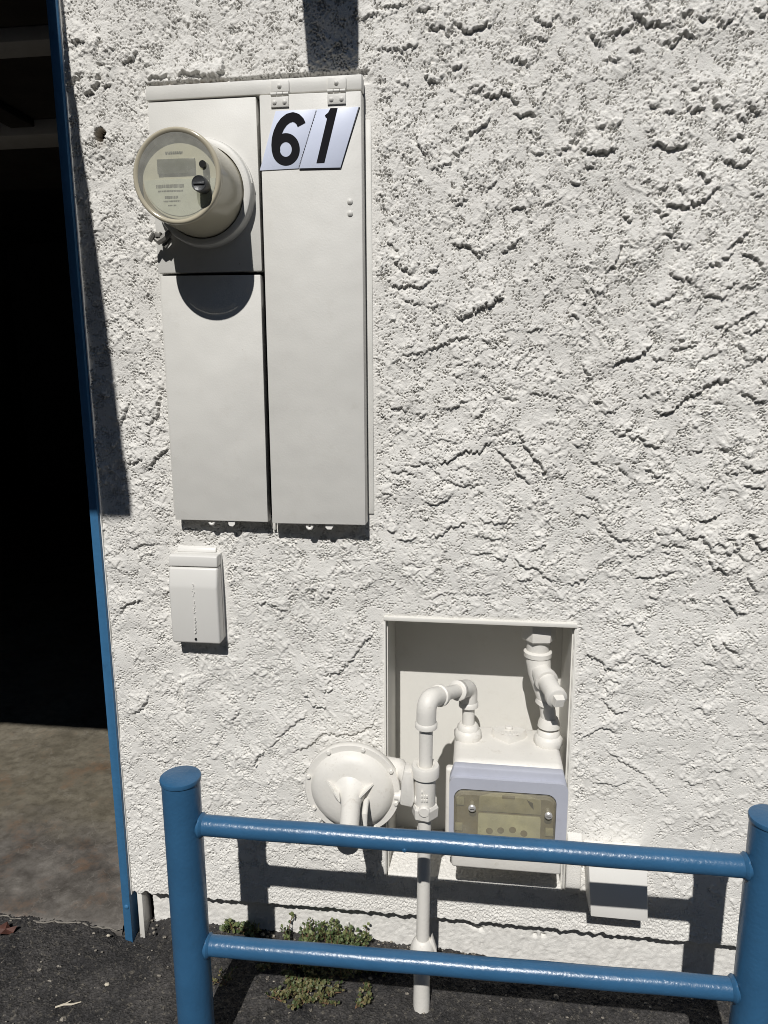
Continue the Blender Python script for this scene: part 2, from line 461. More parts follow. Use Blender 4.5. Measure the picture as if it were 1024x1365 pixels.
def dup(o, parent, delta=(0, 0, 0), name=None):
    c = o.copy()
    COL.objects.link(c)
    c.parent = parent
    c.location = Vector(o.location) + Vector(delta)
    ORG[c.name] = ORG[o.name]
    return c

def grid_mesh(name, X, Y, Z, keep=None, mat='stucco', parent=None, attr=None):
    """a sheet of quads from 2-D arrays; keep: bool per quad"""
    nz, nx = X.shape
    idx = np.arange(nz * nx, dtype=np.int64).reshape(nz, nx)
    q = np.stack([idx[:-1, :-1], idx[:-1, 1:], idx[1:, 1:], idx[1:, :-1]], -1).reshape(-1, 4)
    if keep is not None:
        q = q[keep.reshape(-1)]
    used = np.zeros(nz * nx, bool); used[q.ravel()] = True
    remap = np.cumsum(used) - 1
    co = np.stack([X, Y, Z], -1).reshape(-1, 3)[used].astype(np.float32)
    q = remap[q]
    return co, q, (attr.reshape(-1)[used].astype(np.float32) if attr is not None else None)

def mesh_from(name, parts, mat, parent=None, smooth=True):
    off = 0; cs, qs, at = [], [], []
    for co, q, a in parts:
        cs.append(co); qs.append(q + off); off += len(co)
        at.append(a if a is not None else np.zeros(len(co), np.float32))
    co = np.concatenate(cs); q = np.concatenate(qs); a = np.concatenate(at)
    me = bpy.data.meshes.new(name)
    me.vertices.add(len(co)); me.vertices.foreach_set('co', co.ravel())
    me.loops.add(q.size); me.loops.foreach_set('vertex_index', q.ravel().astype(np.int32))
    me.polygons.add(len(q))
    me.polygons.foreach_set('loop_start', np.arange(0, q.size, 4, dtype=np.int32))
    me.polygons.foreach_set('loop_total', np.full(len(q), 4, dtype=np.int32))
    me.polygons.foreach_set('use_smooth', np.full(len(q), smooth, dtype=bool))
    lay = me.attributes.new('stain', 'FLOAT', 'POINT')
    lay.data.foreach_set('value', a)
    me.update(calc_edges=True)
    me.materials.append(MAT[mat])
    o = bpy.data.objects.new(name, me)
    COL.objects.link(o)
    if parent is not None: o.parent = parent
    ORG[o.name] = Vector((0, 0, 0))
    return o

def bandnoise(shape, step, lo, hi, aniso=(1.0, 1.0)):
    """noise with wavelengths between lo and hi metres, unit spread"""
    w = RNG.standard_normal(shape)
    f = np.fft.rfft2(w)
    fy = np.fft.fftfreq(shape[0], step)[:, None] * aniso[1]
    fx = np.fft.rfftfreq(shape[1], step)[None, :] * aniso[0]
    k = np.sqrt(fx * fx + fy * fy)
    g = np.exp(-(k * lo) ** 2 * 0.7) * (1 - np.exp(-(k * hi) ** 2 * 0.7))
    r = np.fft.irfft2(f * g, s=shape)
    return r / r.std()

def sstep(a, b, x):
    t = np.clip((x - a) / (b - a), 0, 1)
    return t * t * (3 - 2 * t)

def yz_prism(bm, prof, xa, xb, bev):
    t_ = bmesh.new()
    vs = [t_.verts.new((xa, p[0], p[1])) for p in prof]; f = t_.faces.new(vs)
    ex = bmesh.ops.extrude_face_region(t_, geom=[f])
    for v in ex['geom']:
        if isinstance(v, bmesh.types.BMVert): v.co.x = xb
    if bev: bmesh.ops.bevel(t_, geom=list(t_.edges), offset=bev, segments=3, profile=0.5, affect='EDGES')
    join(bm, t_); return bm

# ================================================================== the setting
LIPS = '''5,-105,1971,-94,1962,-73,1966,-64,1952,-55,1953 7,-51,1970,-36,1957,-23,1953,-9,1962,10,1963 4,-198,1937,-158,1934,-148,1930,-137,1938,-122,1935,-118,1947 3,-160,1882,-154,1873,-141,1874,-135,1883 6,3,1845,34,1847,44,1850,53,1839,63,1828 6,61,1813,73,1810,87,1813,98,1809 5,-28,1773,-16,1787,-5,1790,6,1801,15,1811 4,-54,1751,-39,1750,-31,1761 3,-94,1724,-75,1729,-57,1733,-50,1744 5,-125,1782,-115,1766,-106,1751 5,-108,1888,-97,1879,-86,1875 4,-101,1907,-94,1911 5,-54,1894,-41,1900 4,8,1686,20,1691,29,1700 4,-43,1655,-35,1662,-26,1670 5,48,1904,62,1905,73,1899,81,1894 5,89,1973,97,1963,113,1957,125,1966 4,96,1936,117,1933 4,83,1786,96,1776,109,1772 4,93,1747,106,1743,116,1744 5,140,1742,149,1748,159,1751 5,61,1652,72,1651,89,1647 4,-180,2004,-171,2005,-146,2006 4,-226,1987,-211,1993,-195,1993 5,-120,1991,-109,1995,-94,1997 4,28,1732,34,1724 4,-14,1851,-5,1857,4,1862 3,114,1684,127,1684 6,-164,1562,-150,1548,-130,1536 4,-180,1602,-170,1590,-161,1579 6,-174,1520,-150,1512,-130,1514,-114,1511,-96,1521 5,-96,1543,-83,1541,-75,1554 6,-50,1591,-32,1585,-15,1583,-7,1573,7,1567 5,44,1572,59,1581,74,1593 8,-42,1453,-26,1454,-6,1466,9,1475,25,1477,48,1497 4,-148,1489,-130,1485,-110,1477 4,-98,1480,-86,1476,-76,1468 5,-97,1389,-69,1402,-49,1411,-23,1415 4,7,1409,23,1403 4,-150,1383,-114,1387,-101,1385 4,95,1422,108,1429,122,1429 4,104,1305,124,1305,144,1303,160,1300 4,53,1297,71,1297 5,-175,1284,-165,1276,-152,1278,-136,1272 4,-121,1264,-99,1265 4,-60,1276,-39,1281,-31,1291,-19,1289 5,-2,1256,14,1271,19,1275 4,-46,1345,-34,1335 4,-172,1635,-162,1628 4,-38,1361,-23,1369 6,-73,1168,-54,1172,-38,1183,-18,1193,9,1191,23,1206,33,1212 3,-92,1207,-67,1215,-51,1214,-32,1210 4,-133,1165,-121,1160,-108,1166,-96,1165,-77,1161 5,39,1202,56,1184,75,1167,85,1149,110,1130 6,83,1233,102,1200,117,1176,129,1168,144,1141 4,-87,1153,-58,1132,-37,1124,-8,1120,17,1125 4,31,1224,47,1226,67,1235 5,-99,1083,-76,1082,-57,1090,-45,1101 5,-90,1016,-76,1014,-61,1023,-48,1038,-27,1037,-15,1049 4,2,1018,23,1016,40,1010,57,1013 4,14,1051,27,1047,52,1045,76,1056 4,3,975,20,982,39,980 5,45,974,58,965,70,979 5,85,973,104,954,133,952,146,934,167,926 3,-94,878,-76,885,-57,892,-34,892 3,-21,893,5,892,39,894 4,-157,1005,-135,1004,-118,1013 5,-180,1027,-163,1021 4,-180,1162,-171,1150,-157,1146,-142,1152,-121,1138 4,-195,1107,-169,1101 3,-146,953,-129,953,-114,948,-94,956 4,92,931,109,927,121,934 4,119,987,135,996,147,1011 6,341,1599,352,1592 5,363,1577,381,1571 6,450,1571,465,1578,477,1589,485,1599 5,414,1535,425,1543,441,1539 5,442,1549,457,1555,463,1560 6,351,1535,362,1521,383,1517,392,1506 5,318,1479,327,1471,346,1479,366,1490 5,240,1534,250,1544,259,1562,262,1585 5,453,1499,472,1508 5,480,1501,505,1499 5,415,1483,426,1489,444,1481,458,1481 4,405,1456,416,1470 5,476,1562,493,1555,506,1546,519,1529 7,258,1358,277,1372,293,1371,310,1380,327,1398 5,478,1437,494,1449,511,1456 5,441,1431,469,1432 5,492,1422,508,1416,520,1426,530,1431 5,370,1387,380,1391,397,1394,412,1401 5,377,1403,389,1410 7,350,1268,364,1268,379,1280,397,1297,418,1308,438,1322,454,1333 8,449,1331,463,1328,477,1335 5,485,1399,497,1383,500,1367 4,402,1355,420,1371,449,1379 5,520,1367,530,1372,538,1378 6,496,1308,513,1301,525,1293,544,1292 6,530,1335,536,1326 5,203,1363,210,1349,217,1336 5,226,1303,231,1290,236,1286 4,243,1271,257,1269,277,1280 5,201,1499,211,1501,226,1490 5,178,1454,189,1450 4,312,1301,330,1299 4,449,1288,465,1288 5,332,1372,353,1370 6,264,1634,269,1625,278,1623 6,318,1639,329,1632,341,1632 4,265,1233,277,1238 5,278,1226,301,1241 6,298,1222,311,1220,314,1225,326,1215,339,1205,356,1202 5,276,1169,287,1156,299,1148 5,229,1174,244,1168 5,334,1168,344,1154,347,1145,368,1149 5,439,1123,451,1127,461,1137 6,465,1203,485,1195 5,481,1154,508,1155 6,512,1168,524,1168,536,1159,558,1160 5,519,1132,528,1126,554,1127 7,440,1060,458,1062,477,1070 6,391,1038,401,1040,413,1032 6,418,1020,434,1024,448,1029,463,1006,473,992 6,464,986,473,964,491,963,503,951 6,495,1026,506,1025,515,1007 5,471,1014,487,1012,492,1004 5,495,991,517,999,534,978 7,536,1034,551,1023,558,1010,572,1004 5,371,1005,398,1010,421,1004 4,309,983,342,983 5,326,938,360,942,386,947,402,956 5,246,1057,262,1046,274,1028,292,1013,310,1017 4,355,904,367,895 5,494,906,512,893,525,872,543,870 5,197,921,217,926,235,938 5,541,953,550,933,557,917 4,375,993,390,992 4,202,1068,229,1063 4,221,1104,238,1101,248,1087 5,192,1212,204,1201 4,423,1191,440,1204 5,359,1040,369,1029 6,236,770,255,763,271,756,278,741,294,737 4,299,753,320,758 5,366,756,379,760,403,749 5,270,675,288,659,301,643,321,645 5,239,579,252,593,281,609,307,599 4,290,555,310,543,335,526,366,507 3,366,507,394,482,419,456 4,300,840,325,839,337,826,349,812 4,448,802,460,798 5,483,812,496,789 5,506,807,520,795,536,786 4,470,763,491,758 4,459,658,476,666,483,651 4,506,521,531,527,541,522 4,270,479,294,481,314,476,340,485 4,295,718,309,708 4,280,700,285,685 4,460,703,475,702 4,538,760,553,757 3,325,767,340,780,358,771 3,542,603,557,603 4,455,500,466,490 4,585,647,603,635 5,-465,855,-444,855,-422,851,-405,839 4,-400,505,-362,521,-324,557,-293,555,-256,558,-225,573,-204,600 4,-450,509,-437,530,-404,565,-366,597 5,-487,459,-483,486,-466,501 5,-772,579,-752,590,-737,611,-733,625 4,-540,566,-516,603 5,-786,818,-772,841,-733,852 4,-752,969,-723,979,-689,982 5,-652,675,-646,650,-644,590 5,-321,693,-290,704,-260,733,-235,772,-209,798 4,-317,867,-293,901 4,-352,884,-337,890,-341,872 5,-371,652,-347,621,-316,616 5,-322,654,-303,662 4,-314,731,-302,744 8,256,1964,266,1962,278,1961,280,1948,308,1948,315,1938 7,318,1918,328,1911,337,1920,348,1931,366,1923 6,346,1960,359,1963 6,370,1954,382,1950 6,399,1956,412,1938,432,1951 6,225,1935,243,1941,262,1943 5,261,1906,278,1906 5,220,1897,230,1891,242,1896 6,186,1942,195,1931,206,1920 7,360,1814,370,1804,387,1805 6,297,1815,310,1814 6,327,1805,334,1800,341,1805 8,183,1748,196,1743,217,1740,242,1747 7,307,1753,321,1751,331,1744,337,1740 7,340,1745,355,1744,368,1748 6,405,1826,411,1814,415,1802 6,448,1791,460,1783 6,442,1754,453,1758,463,1758 7,433,1720,443,1718,457,1710,468,1709,479,1719 6,459,1742,466,1734,479,1735 7,334,1652,348,1646,372,1642,385,1649,405,1653,416,1667,427,1672 6,356,1679,367,1666 6,386,1703,398,1699,403,1686,411,1686 6,204,1784,221,1784 6,238,1786,251,1791 5,368,1838,379,1839,387,1849 6,464,1961,477,1952,485,1955 6,164,1760,176,1762 6,468,1808,484,1793 5,321,1672,338,1673 5,188,1717,206,1719 5,484,1662,501,1658 6,460,1808,471,1808 5,170,1775,179,1778 5,165,1691,179,1690 6,-778,1888,-763,1889,-746,1903,-740,1923 5,-740,1965,-735,1983 5,-800,1909,-787,1918,-775,1920 5,-710,1960,-708,1967 5,-677,1944,-668,1948,-663,1961 4,-697,1942,-678,1941 5,-736,1899,-721,1900 5,-793,1981,-764,1980 4,-743,1936,-731,1937 4,-780,1696,-774,1628 5,-751,1162,-728,1159,-706,1171 6,-696,1146,-676,1172,-651,1192 5,-692,1244,-667,1258,-658,1305 5,-751,1244,-737,1272,-730,1283 8,-580,1914,-568,1913,-554,1912,-540,1911,-526,1907,-508,1908,-498,1908,-492,1915,-490,1929 5,-641,1910,-626,1911,-608,1911,-596,1909'''

def axis_dense(lo, hi, step, far_lo, far_hi, grow=1.35):
    a = list(np.arange(lo, hi + 1e-6, step))
    s = step; x = a[-1]; r = []
    while x < far_hi:
        s *= grow; x = min(far_hi, x + s); r.append(x)
    s = step; x = a[0]; l = []
    while x > far_lo:
        s *= grow; x = max(far_lo, x - s); l.append(x)
    return np.array(l[::-1] + a + r)

# ---- asphalt: one sheet to the horizon, dense in front of the wall
ax = axis_dense(-1.35, 0.95, 0.004, -400.0, 400.0)
ay = axis_dense(-0.50, 0.05, 0.004, -400.0, 400.0)
GX, GY = np.meshgrid(ax, ay)
gn = bandnoise(GX.shape, 0.004, 0.010, 0.022) * 0.0013 + bandnoise(GX.shape, 0.004, 0.06, 0.2) * 0.0016
near = (GX > -1.4) & (GX < 1.0) & (GY > -0.55) & (GY < 0.1)
GZ = np.where(near, gn, 0.0)
GZ -= 0.030 * np.exp(-(((GX + 0.80) / 0.06) ** 2 + ((GY + 0.01) / 0.05) ** 2))        # the broken corner at the door post
GZ += 0.014 * np.exp(-((GX + 0.735) / 0.04) ** 2 - ((GY - 0.03) / 0.03) ** 2)
GZ -= 0.040 * sstep(-0.20, 0.45, GX)                                                  # the drive falls away to the right
GZ = np.where((GY > 0.06), GZ - 0.03, GZ)
GZ = np.where((GX < -0.84) & (GY > 0.012), -0.05, GZ)
ground = mesh_from('asphalt', [grid_mesh('asphalt', GX, GY, GZ)], 'asphalt')
tag(ground, kind='structure')

# ---- garage slab
sx = axis_dense(-1.9, -0.845, 0.010, -5.0, -0.8449)
sy = axis_dense(0.0, 1.1, 0.010, -0.0001, 6.0)
SX, SY = np.meshgrid(sx, sy)
edge = 0.004 * np.sin(SX * 37) + 0.003 * np.sin(SX * 91 + 1)
SYw = SY + np.where(SY < 0.05, edge - 0.006, 0)
sn = bandnoise(SX.shape, 0.010, 0.05, 0.3) * 0.0012
SZ = 0.004 + sn - np.where(SY < 0.004, 0.02, 0) - 0.004 * np.exp(-(SY / 0.03) ** 2)
slab = mesh_from('garage_floor', [grid_mesh('garage_floor', SX, SYw, SZ)], 'concrete')
tag(slab, kind='structure')
b = BM()
ev = np.linspace(-1.9, -0.846, 90); rg_ = random.Random(4)
tube(b, [(x, -0.004 + 0.004 * math.sin(x * 37) + 0.003 * math.sin(x * 91 + 1) + rg_.uniform(-0.0025, 0.0025), 0.0005 + rg_.uniform(-0.001, 0.001)) for x in ev], [0.0022 * rg_.uniform(0.35, 1.3) for x in ev], 6)
obj('slab_edge', b, 'edge_concrete', slab)
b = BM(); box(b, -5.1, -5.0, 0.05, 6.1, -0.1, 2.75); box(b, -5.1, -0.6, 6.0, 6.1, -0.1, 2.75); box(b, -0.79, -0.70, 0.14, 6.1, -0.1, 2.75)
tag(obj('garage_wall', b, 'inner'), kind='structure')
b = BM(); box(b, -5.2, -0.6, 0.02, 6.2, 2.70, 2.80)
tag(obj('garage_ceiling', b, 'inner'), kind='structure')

# ================================================================== the stucco wall
wall = thing('stucco_wall', 'cream stucco wall with rough knocked-down texture behind the meters', 'wall', (0, 0, 0))
STEP = 0.0015
x0, x1, z0, z1 = -0.812, 0.76, 0.104, 2.10
wx = np.arange(x0, x1, STEP); wz = np.arange(z0, z1, STEP)
WX, WZ = np.meshgrid(wx, wz)
shape = WX.shape
rough_n = bandnoise(shape, STEP, 0.05, 0.16) + 0.5 * bandnoise(shape, STEP, 0.02, 0.05)
rough = sstep(-1.15, 0.1, rough_n + 0.35 * (WZ - 1.1))
rough *= 1 - 0.75 * sstep(0.9, 0.4, WZ) * sstep(0.2, 0.36, WX)
g1 = bandnoise(shape, STEP, 0.0030, 0.0060)
g2 = bandnoise(shape, STEP, 0.0046, 0.0108)
amp = 0.80 + 0.20 * sstep(0.5, 1.7, WZ)
fld = 0.42 * g1 + 0.82 * g2
den = 0.42 * bandnoise(shape, STEP, 0.03, 0.09)                                       # pits crowd here, thin out there
Hm = 0.22 * g1 * (0.3 + 0.7 * rough)
gate0 = sstep(-0.6, 0.6, bandnoise(shape, STEP, 0.05, 0.2))
gA = bandnoise(shape, STEP, 0.0058, 0.016); gB = bandnoise(shape, STEP, 0.010, 0.03)
Hm -= 2.2 * amp * sstep(0.24, 0.06, np.abs(gA)) * sstep(-0.15, 0.55, gB + den) * sstep(0.25, 0.8, rough) * (0.35 + 0.65 * gate0)   # crevices between grains
Hm -= (6.4 * amp) * sstep(0.82, 1.50, -fld + den - 0.75 * (1 - rough))                 # pits between flattened grains
Hm += 0.22 * bandnoise(shape, STEP, 0.014, 0.04) * (0.35 + 0.65 * rough)
Hm += 1.3 * bandnoise(shape, STEP, 0.12, 0.5)
# skipped trowel coats: each coat is sharp along its lower edge and feathers out upward
def coat(lo, hi, thr, h, up_m, an=(1.0, 1.0), shear=0.0):
    n = bandnoise(shape, STEP, lo, hi, an) + 0.20 * bandnoise(shape, STEP, lo * 0.35, lo * 0.9)
    if shear:
        n = np.stack([np.roll(row, int(k * shear)) for k, row in enumerate(n)])
    m = sstep(thr - 0.16, thr + 0.16, n)
    w = max(2, int(up_m / STEP))
    c = np.concatenate([np.zeros((1, shape[1])), np.cumsum(m, 0)], 0)
    idx = np.arange(shape[0]); lo_i = np.maximum(idx - w, 0)
    below = (c[idx] - c[lo_i]) / np.maximum(idx - lo_i, 1)[:, None]
    return h * np.clip(m - below, 0, 1)
gate = sstep(-0.45, 0.75, bandnoise(shape, STEP, 0.07, 0.24) + 0.10)
thin = 1.0 - 0.25 * sstep(1.2, 1.8, WZ)
COATS = (coat(0.028, 0.085, 0.45, 2.0, 0.028, (0.75, 1.1), 0.5) + coat(0.020, 0.06, 0.75, 1.8, 0.022, (0.7, 1.1), -0.7)
         + coat(0.011, 0.034, 1.0, 1.5, 0.012, (0.8, 1.0), 0.3) * sstep(0.2, 0.8, rough)) * (0.03 + 0.97 * gate) * thin * (0.78 + 0.22 * sstep(0.7, 1.2, WZ))
HL = np.zeros(shape); CL = np.zeros(shape)
warpx = bandnoise(shape, STEP, 0.009, 0.03) * 0.0022
warpz = bandnoise(shape, STEP, 0.009, 0.03) * 0.0022

def add_lip(pts, h, feather):
    """a trowelled flap of plaster: sharp below the line, thinning out above it"""
    p = np.array(pts, float)
    m = feather * 2.2 + 0.006
    i0 = max(0, int((p[:, 0].min() - m - x0) / STEP)); i1 = min(shape[1], int((p[:, 0].max() + m - x0) / STEP) + 1)
    j0 = max(0, int((p[:, 1].min() - m - z0) / STEP)); j1 = min(shape[0], int((p[:, 1].max() + m - z0) / STEP) + 1)
    if i1 - i0 < 3 or j1 - j0 < 3: return
    qx = WX[j0:j1, i0:i1] + warpx[j0:j1, i0:i1]; qz = WZ[j0:j1, i0:i1] + warpz[j0:j1, i0:i1]
    best = np.full(qx.shape, 9.0); side = np.zeros(qx.shape); along = np.zeros(qx.shape); over = np.zeros(qx.shape)
    seg = np.hypot(*(p[1:] - p[:-1]).T); tot = seg.sum(); acc = 0.0
    for a, c, L in zip(p[:-1], p[1:], seg):
        d = c - a
        if L < 1e-6: continue
        nrm = np.array([-d[1], d[0]]) / L
        if nrm[1] < 0 or (abs(nrm[1]) < 1e-6 and nrm[0] > 0): nrm = -nrm
        t = ((qx - a[0]) * d[0] + (qz - a[1]) * d[1]) / (L * L)
        tcl = np.clip(t, 0, 1)
        dx = qx - a[0] - tcl * d[0]; dz = qz - a[1] - tcl * d[1]
        dist = np.hypot(dx, dz)
        s = dx * nrm[0] + dz * nrm[1]
        m_ = dist < best
        best = np.where(m_, dist, best); side = np.where(m_, s, side)
        along = np.where(m_, (acc + tcl * L) / tot, along)
        acc += L
    taper = np.clip(np.minimum(along, 1 - along) * 6 + 0.45, 0, 1)
    lat = np.clip(1 - (best - np.abs(side)) / 0.004, 0, 1)           # fades past the ends
    up_ = np.exp(-best / feather) * (side > 0)
    dn_ = -0.65 * np.exp(-best / 0.0035) * (side <= 0)
    HL[j0:j1, i0:i1] += h * taper * lat * (0.8 * up_ + dn_)
    CL[j0:j1, i0:i1] = np.maximum(CL[j0:j1, i0:i1], lat * np.exp(-(best / 0.0075) ** 2))

for item in LIPS.split():
    v = [int(k) for k in item.split(',')]
    P_ = [(v[k] / 1000.0, v[k + 1] / 1000.0) for k in range(1, len(v), 2)]
    steep = abs(P_[-1][1] - P_[0][1]) / (math.hypot(P_[-1][0] - P_[0][0], P_[-1][1] - P_[0][1]) + 1e-6)
    add_lip(P_, v[0] * (1.32 + 0.45 * steep * steep), 0.014 + 0.004 * v[0] * random.uniform(0.6, 1.3))
for k in range(350):
    cx = random.uniform(x0, x1); cz = random.uniform(0.24, z1)
    if rough_n[min(shape[0] - 1, int((cz - z0) / STEP)), min(shape[1] - 1, int((cx - x0) / STEP))] < -0.9: continue
    a = random.gauss(0.15, 0.55); turn = random.gauss(0, 0.35)
    n = random.choice((2, 2, 3, 3, 4)); L = random.uniform(0.004, 0.010)
    P_ = [(cx, cz)]
    for q in range(n):
        P_.append((P_[-1][0] + math.cos(a) * L, P_[-1][1] + math.sin(a) * L)); a += turn + random.gauss(0, 0.45)
    add_lip(P_, random.uniform(2.0, 4.4) * (0.7 + 0.3 * (cz > 1.0)), random.uniform(0.006, 0.018))

def soften(a):
    a = 0.25 * np.roll(a, 1, 0) + 0.5 * a + 0.25 * np.roll(a, -1, 0)
    return 0.25 * np.roll(a, 1, 1) + 0.5 * a + 0.25 * np.roll(a, -1, 1)
HL = 0.45 * HL + 0.55 * soften(HL)
COATS = 1.5 * (0.5 * COATS + 0.5 * soften(COATS))
Hm = Hm * (1 - 0.92 * CL) + np.clip(HL, -7.0, 10.0) + COATS * (1 - 0.6 * CL)
# smooth margins round the panel and the recess, trowel lines low down
def margin(ax0, ax1, az0, az1, w):
    dx = np.maximum(np.maximum(ax0 - WX, WX - ax1), 0); dz = np.maximum(np.maximum(az0 - WZ, WZ - az1), 0)
    return np.exp(-(np.hypot(dx, dz) / w) ** 2)
mg = np.maximum(margin(-0.640, -0.205, 1.040, 1.884, 0.007), margin(-0.190, 0.217, 0.20, 0.838, 0.006))
mg = np.maximum(mg, margin(-0.652, -0.535, 0.765, 0.97, 0.005))
Hm *= 1 - 0.75 * mg
low = sstep(0.215, 0.15, WZ)
Hm = Hm * (1 - 0.55 * low) + low * 0.9 * bandnoise(shape, STEP, 0.008, 0.03, (0.22, 1.0))
eg = np.exp(-((WZ - z0) / 0.007) ** 2)
Hm *= 1 - 0.92 * eg
stain = np.zeros(shape)
# chipped strip where the plaster stops short of the panel's top
strip = sstep(1.904, 1.898, WZ) * sstep(1.876, 1.882, WZ) * sstep(-0.655, -0.635, WX) * sstep(-0.20, -0.225, WX)
Hm -= 6.5 * strip
stain += strip * np.clip(0.3 + 0.3 * bandnoise(shape, STEP, 0.01, 0.05) - 0.9 * sstep(-0.5, -0.42, WX), 0, 1)
# drilled hole
hd = np.hypot((WX + 0.749) * 1.0, (WZ - 1.813) * 0.86) + bandnoise(shape, STEP, 0.006, 0.02) * 0.0008
hole = sstep(0.0125, 0.0085, hd)
Hm = Hm * (1 - hole) - 24.0 * hole
stain = np.maximum(stain, 0.75 * sstep(0.0135, 0.010, hd))
stain = np.maximum(stain, 0.35 * sstep(0.02, 0.0, np.hypot(WX + 0.749, (WZ - 1.797) * 1.2)))
WY = -Hm * 0.001
# ragged lower edge, folded back to the footing
jag = bandnoise((1, shape[1]), STEP, 0.02, 0.12)[0] * 0.0016 + bandnoise((1, shape[1]), STEP, 0.010, 0.03)[0] * 0.0005
jag += 0.004 * sstep(-0.55, -0.3, wx) - 0.004 * sstep(0.0, 0.5, wx)
jag -= 0.007 * np.exp(-((wx - 0.022) / 0.012) ** 2)
WZ2 = WZ + jag[None, :] * np.clip(1 - (WZ - z0) / 0.04, 0, 1)
WY[0] = 0.045; WZ2[0] = WZ2[1] - 0.0004
cxm = (wx[:-1] + wx[1:]) / 2; czm = (wz[:-1] + wz[1:]) / 2
CX, CZ = np.meshgrid(cxm, czm)
keep = ~((CX > -0.628) & (CX < -0.226) & (CZ > 1.052) & (CZ < 1.876))
keep &= ~((CX > -0.183) & (CX < 0.211) & (CZ > 0.2105) & (CZ < 0.831))
keep &= ~(hd[:-1, :-1] < 0.0084)
parts = [grid_mesh('w', WX, WY, WZ2, keep, attr=stain)]
# the wall goes on beyond the picture, to the right and up, in a coarser sheet
def far_sheet(ax, az):
    AX, AZ = np.meshgrid(ax, az)
    ii = np.abs(((AX - x0) / STEP).astype(int)) % (2 * shape[1] - 2); ii = np.where(ii >= shape[1], 2 * shape[1] - 2 - ii, ii)
    jj = np.abs(((AZ - z0) / STEP).astype(int)) % (2 * shape[0] - 2); jj = np.where(jj >= shape[0], 2 * shape[0] - 2 - jj, jj)
    h = np.clip(-WY[jj, ii], -0.004, 0.008)
    return grid_mesh('f', AX, -h, AZ)
parts.append(far_sheet(np.arange(wx[-1], 2.4, 0.009), np.append(np.arange(z0, wz[-1], 0.009), wz[-1])))
parts.append(far_sheet(np.append(np.arange(x0, 2.4, 0.010), 2.4), np.arange(wz[-1], 3.0, 0.010)))
face = mesh_from('stucco_face', parts, 'stucco', wall)

# footing below the plaster
fx = np.arange(-0.778, 2.4, 0.004); fz = np.arange(-0.09, 0.135, 0.004)
FX, FZ = np.meshgrid(fx, fz)
fh = bandnoise(FX.shape, 0.004, 0.009, 0.03, (0.35, 1.0)) * 0.0005 + bandnoise(FX.shape, 0.004, 0.008, 0.015) * 0.0006 - 0.0018 * sstep(1.3, 2.0, bandnoise(FX.shape, 0.004, 0.008, 0.02))
fh += bandnoise(FX.shape, 0.004, 0.05, 0.3, (0.3, 1.0)) * 0.0007
for hx, hz, hr in ((0.005, 0.076, 0.007), (0.012, 0.068, 0.005), (0.020, 0.062, 0.004), (0.034, 0.058, 0.005), (0.16, 0.055, 0.004), (0.18, 0.056, 0.004)):
    fh -= 0.014 * sstep(hr * 1.35, hr * 0.6, np.hypot(FX - hx, FZ - hz))
foot = mesh_from('footing', [grid_mesh('foot', FX, 0.037 - fh, FZ)], 'stucco', wall)
b = BM(); box(b, -0.803, -0.790, 0.005, 0.05, -0.03, 0.101, 0.002); obj('corner_strip', b, 'liner', wall)
b = BM(); box(b, -0.80, 2.6, 0.06, 0.13, -0.12, 0.20); box(b, -0.80, -0.64, 0.05, 0.13, 0.20, 3.1); box(b, 0.23, 2.6, 0.05, 0.13, 0.20, 3.1)
box(b, -0.64, -0.2, 0.05, 0.13, 0.20, 1.02); box(b, -0.64, 0.23, 0.05, 0.13, 1.90, 3.1); box(b, -0.20, 0.23, 0.05, 0.13, 0.86, 1.90)
box(b, -0.66, -0.2, 0.15, 0.18, 1.0, 1.92); box(b, -5.2, -0.805, 0.01, 0.13, 2.30, 3.1)
obj('wall_core', b, 'wood_dark', wall)

# painted sheet-metal recess round the gas meter
b = BM()
prism(b, [(-0.1875, 0.829), (0.2155, 0.829), (0.2155, 0.8375), (-0.1875, 0.8375)], -0.0075, 0.01, 0.001)
box(b, -0.1875, -0.1835, -0.005, 0.01, 0.208, 0.8285, 0.0008)
box(b, 0.2120, 0.2155, -0.005, 0.01, 0.208, 0.8285, 0.0008)
rim = obj('recess_rim', b, 'liner', wall)
b = BM(); box(b, -0.20, 0.23, 0.162, 0.170, 0.18, 0.85); obj('back_panel', b, 'liner', rim)
b = BM(); box(b, -0.1855, -0.1805, 0.0105, 0.1615, 0.19, 0.834); obj('side_panel', b, 'liner', rim)
b = BM(); box(b, 0.2085, 0.2135, 0.0105, 0.1615, 0.19, 0.834); obj('side_panel', b, 'liner', rim)
b = BM(); box(b, -0.1802, 0.2082, 0.0105, 0.1615, 0.829, 0.834); obj('top_panel', b, 'liner', rim)
kx = np.arange(-0.181, 0.2092, 0.0026); ky = np.arange(-0.003, 0.163, 0.0026)
KX, KY = np.meshgrid(kx, ky)
KZ = 0.214 + KY * 0.06 + bandnoise(KX.shape, 0.0026, 0.006, 0.014) * 0.0011 - 0.006 * np.exp(-((KY + 0.003) / 0.004) ** 2)
mesh_from('sill', [grid_mesh('sill', KX, KY, KZ)], 'stucco', rim)
ORG['recess_rim'] = Vector((0, 0, 0))

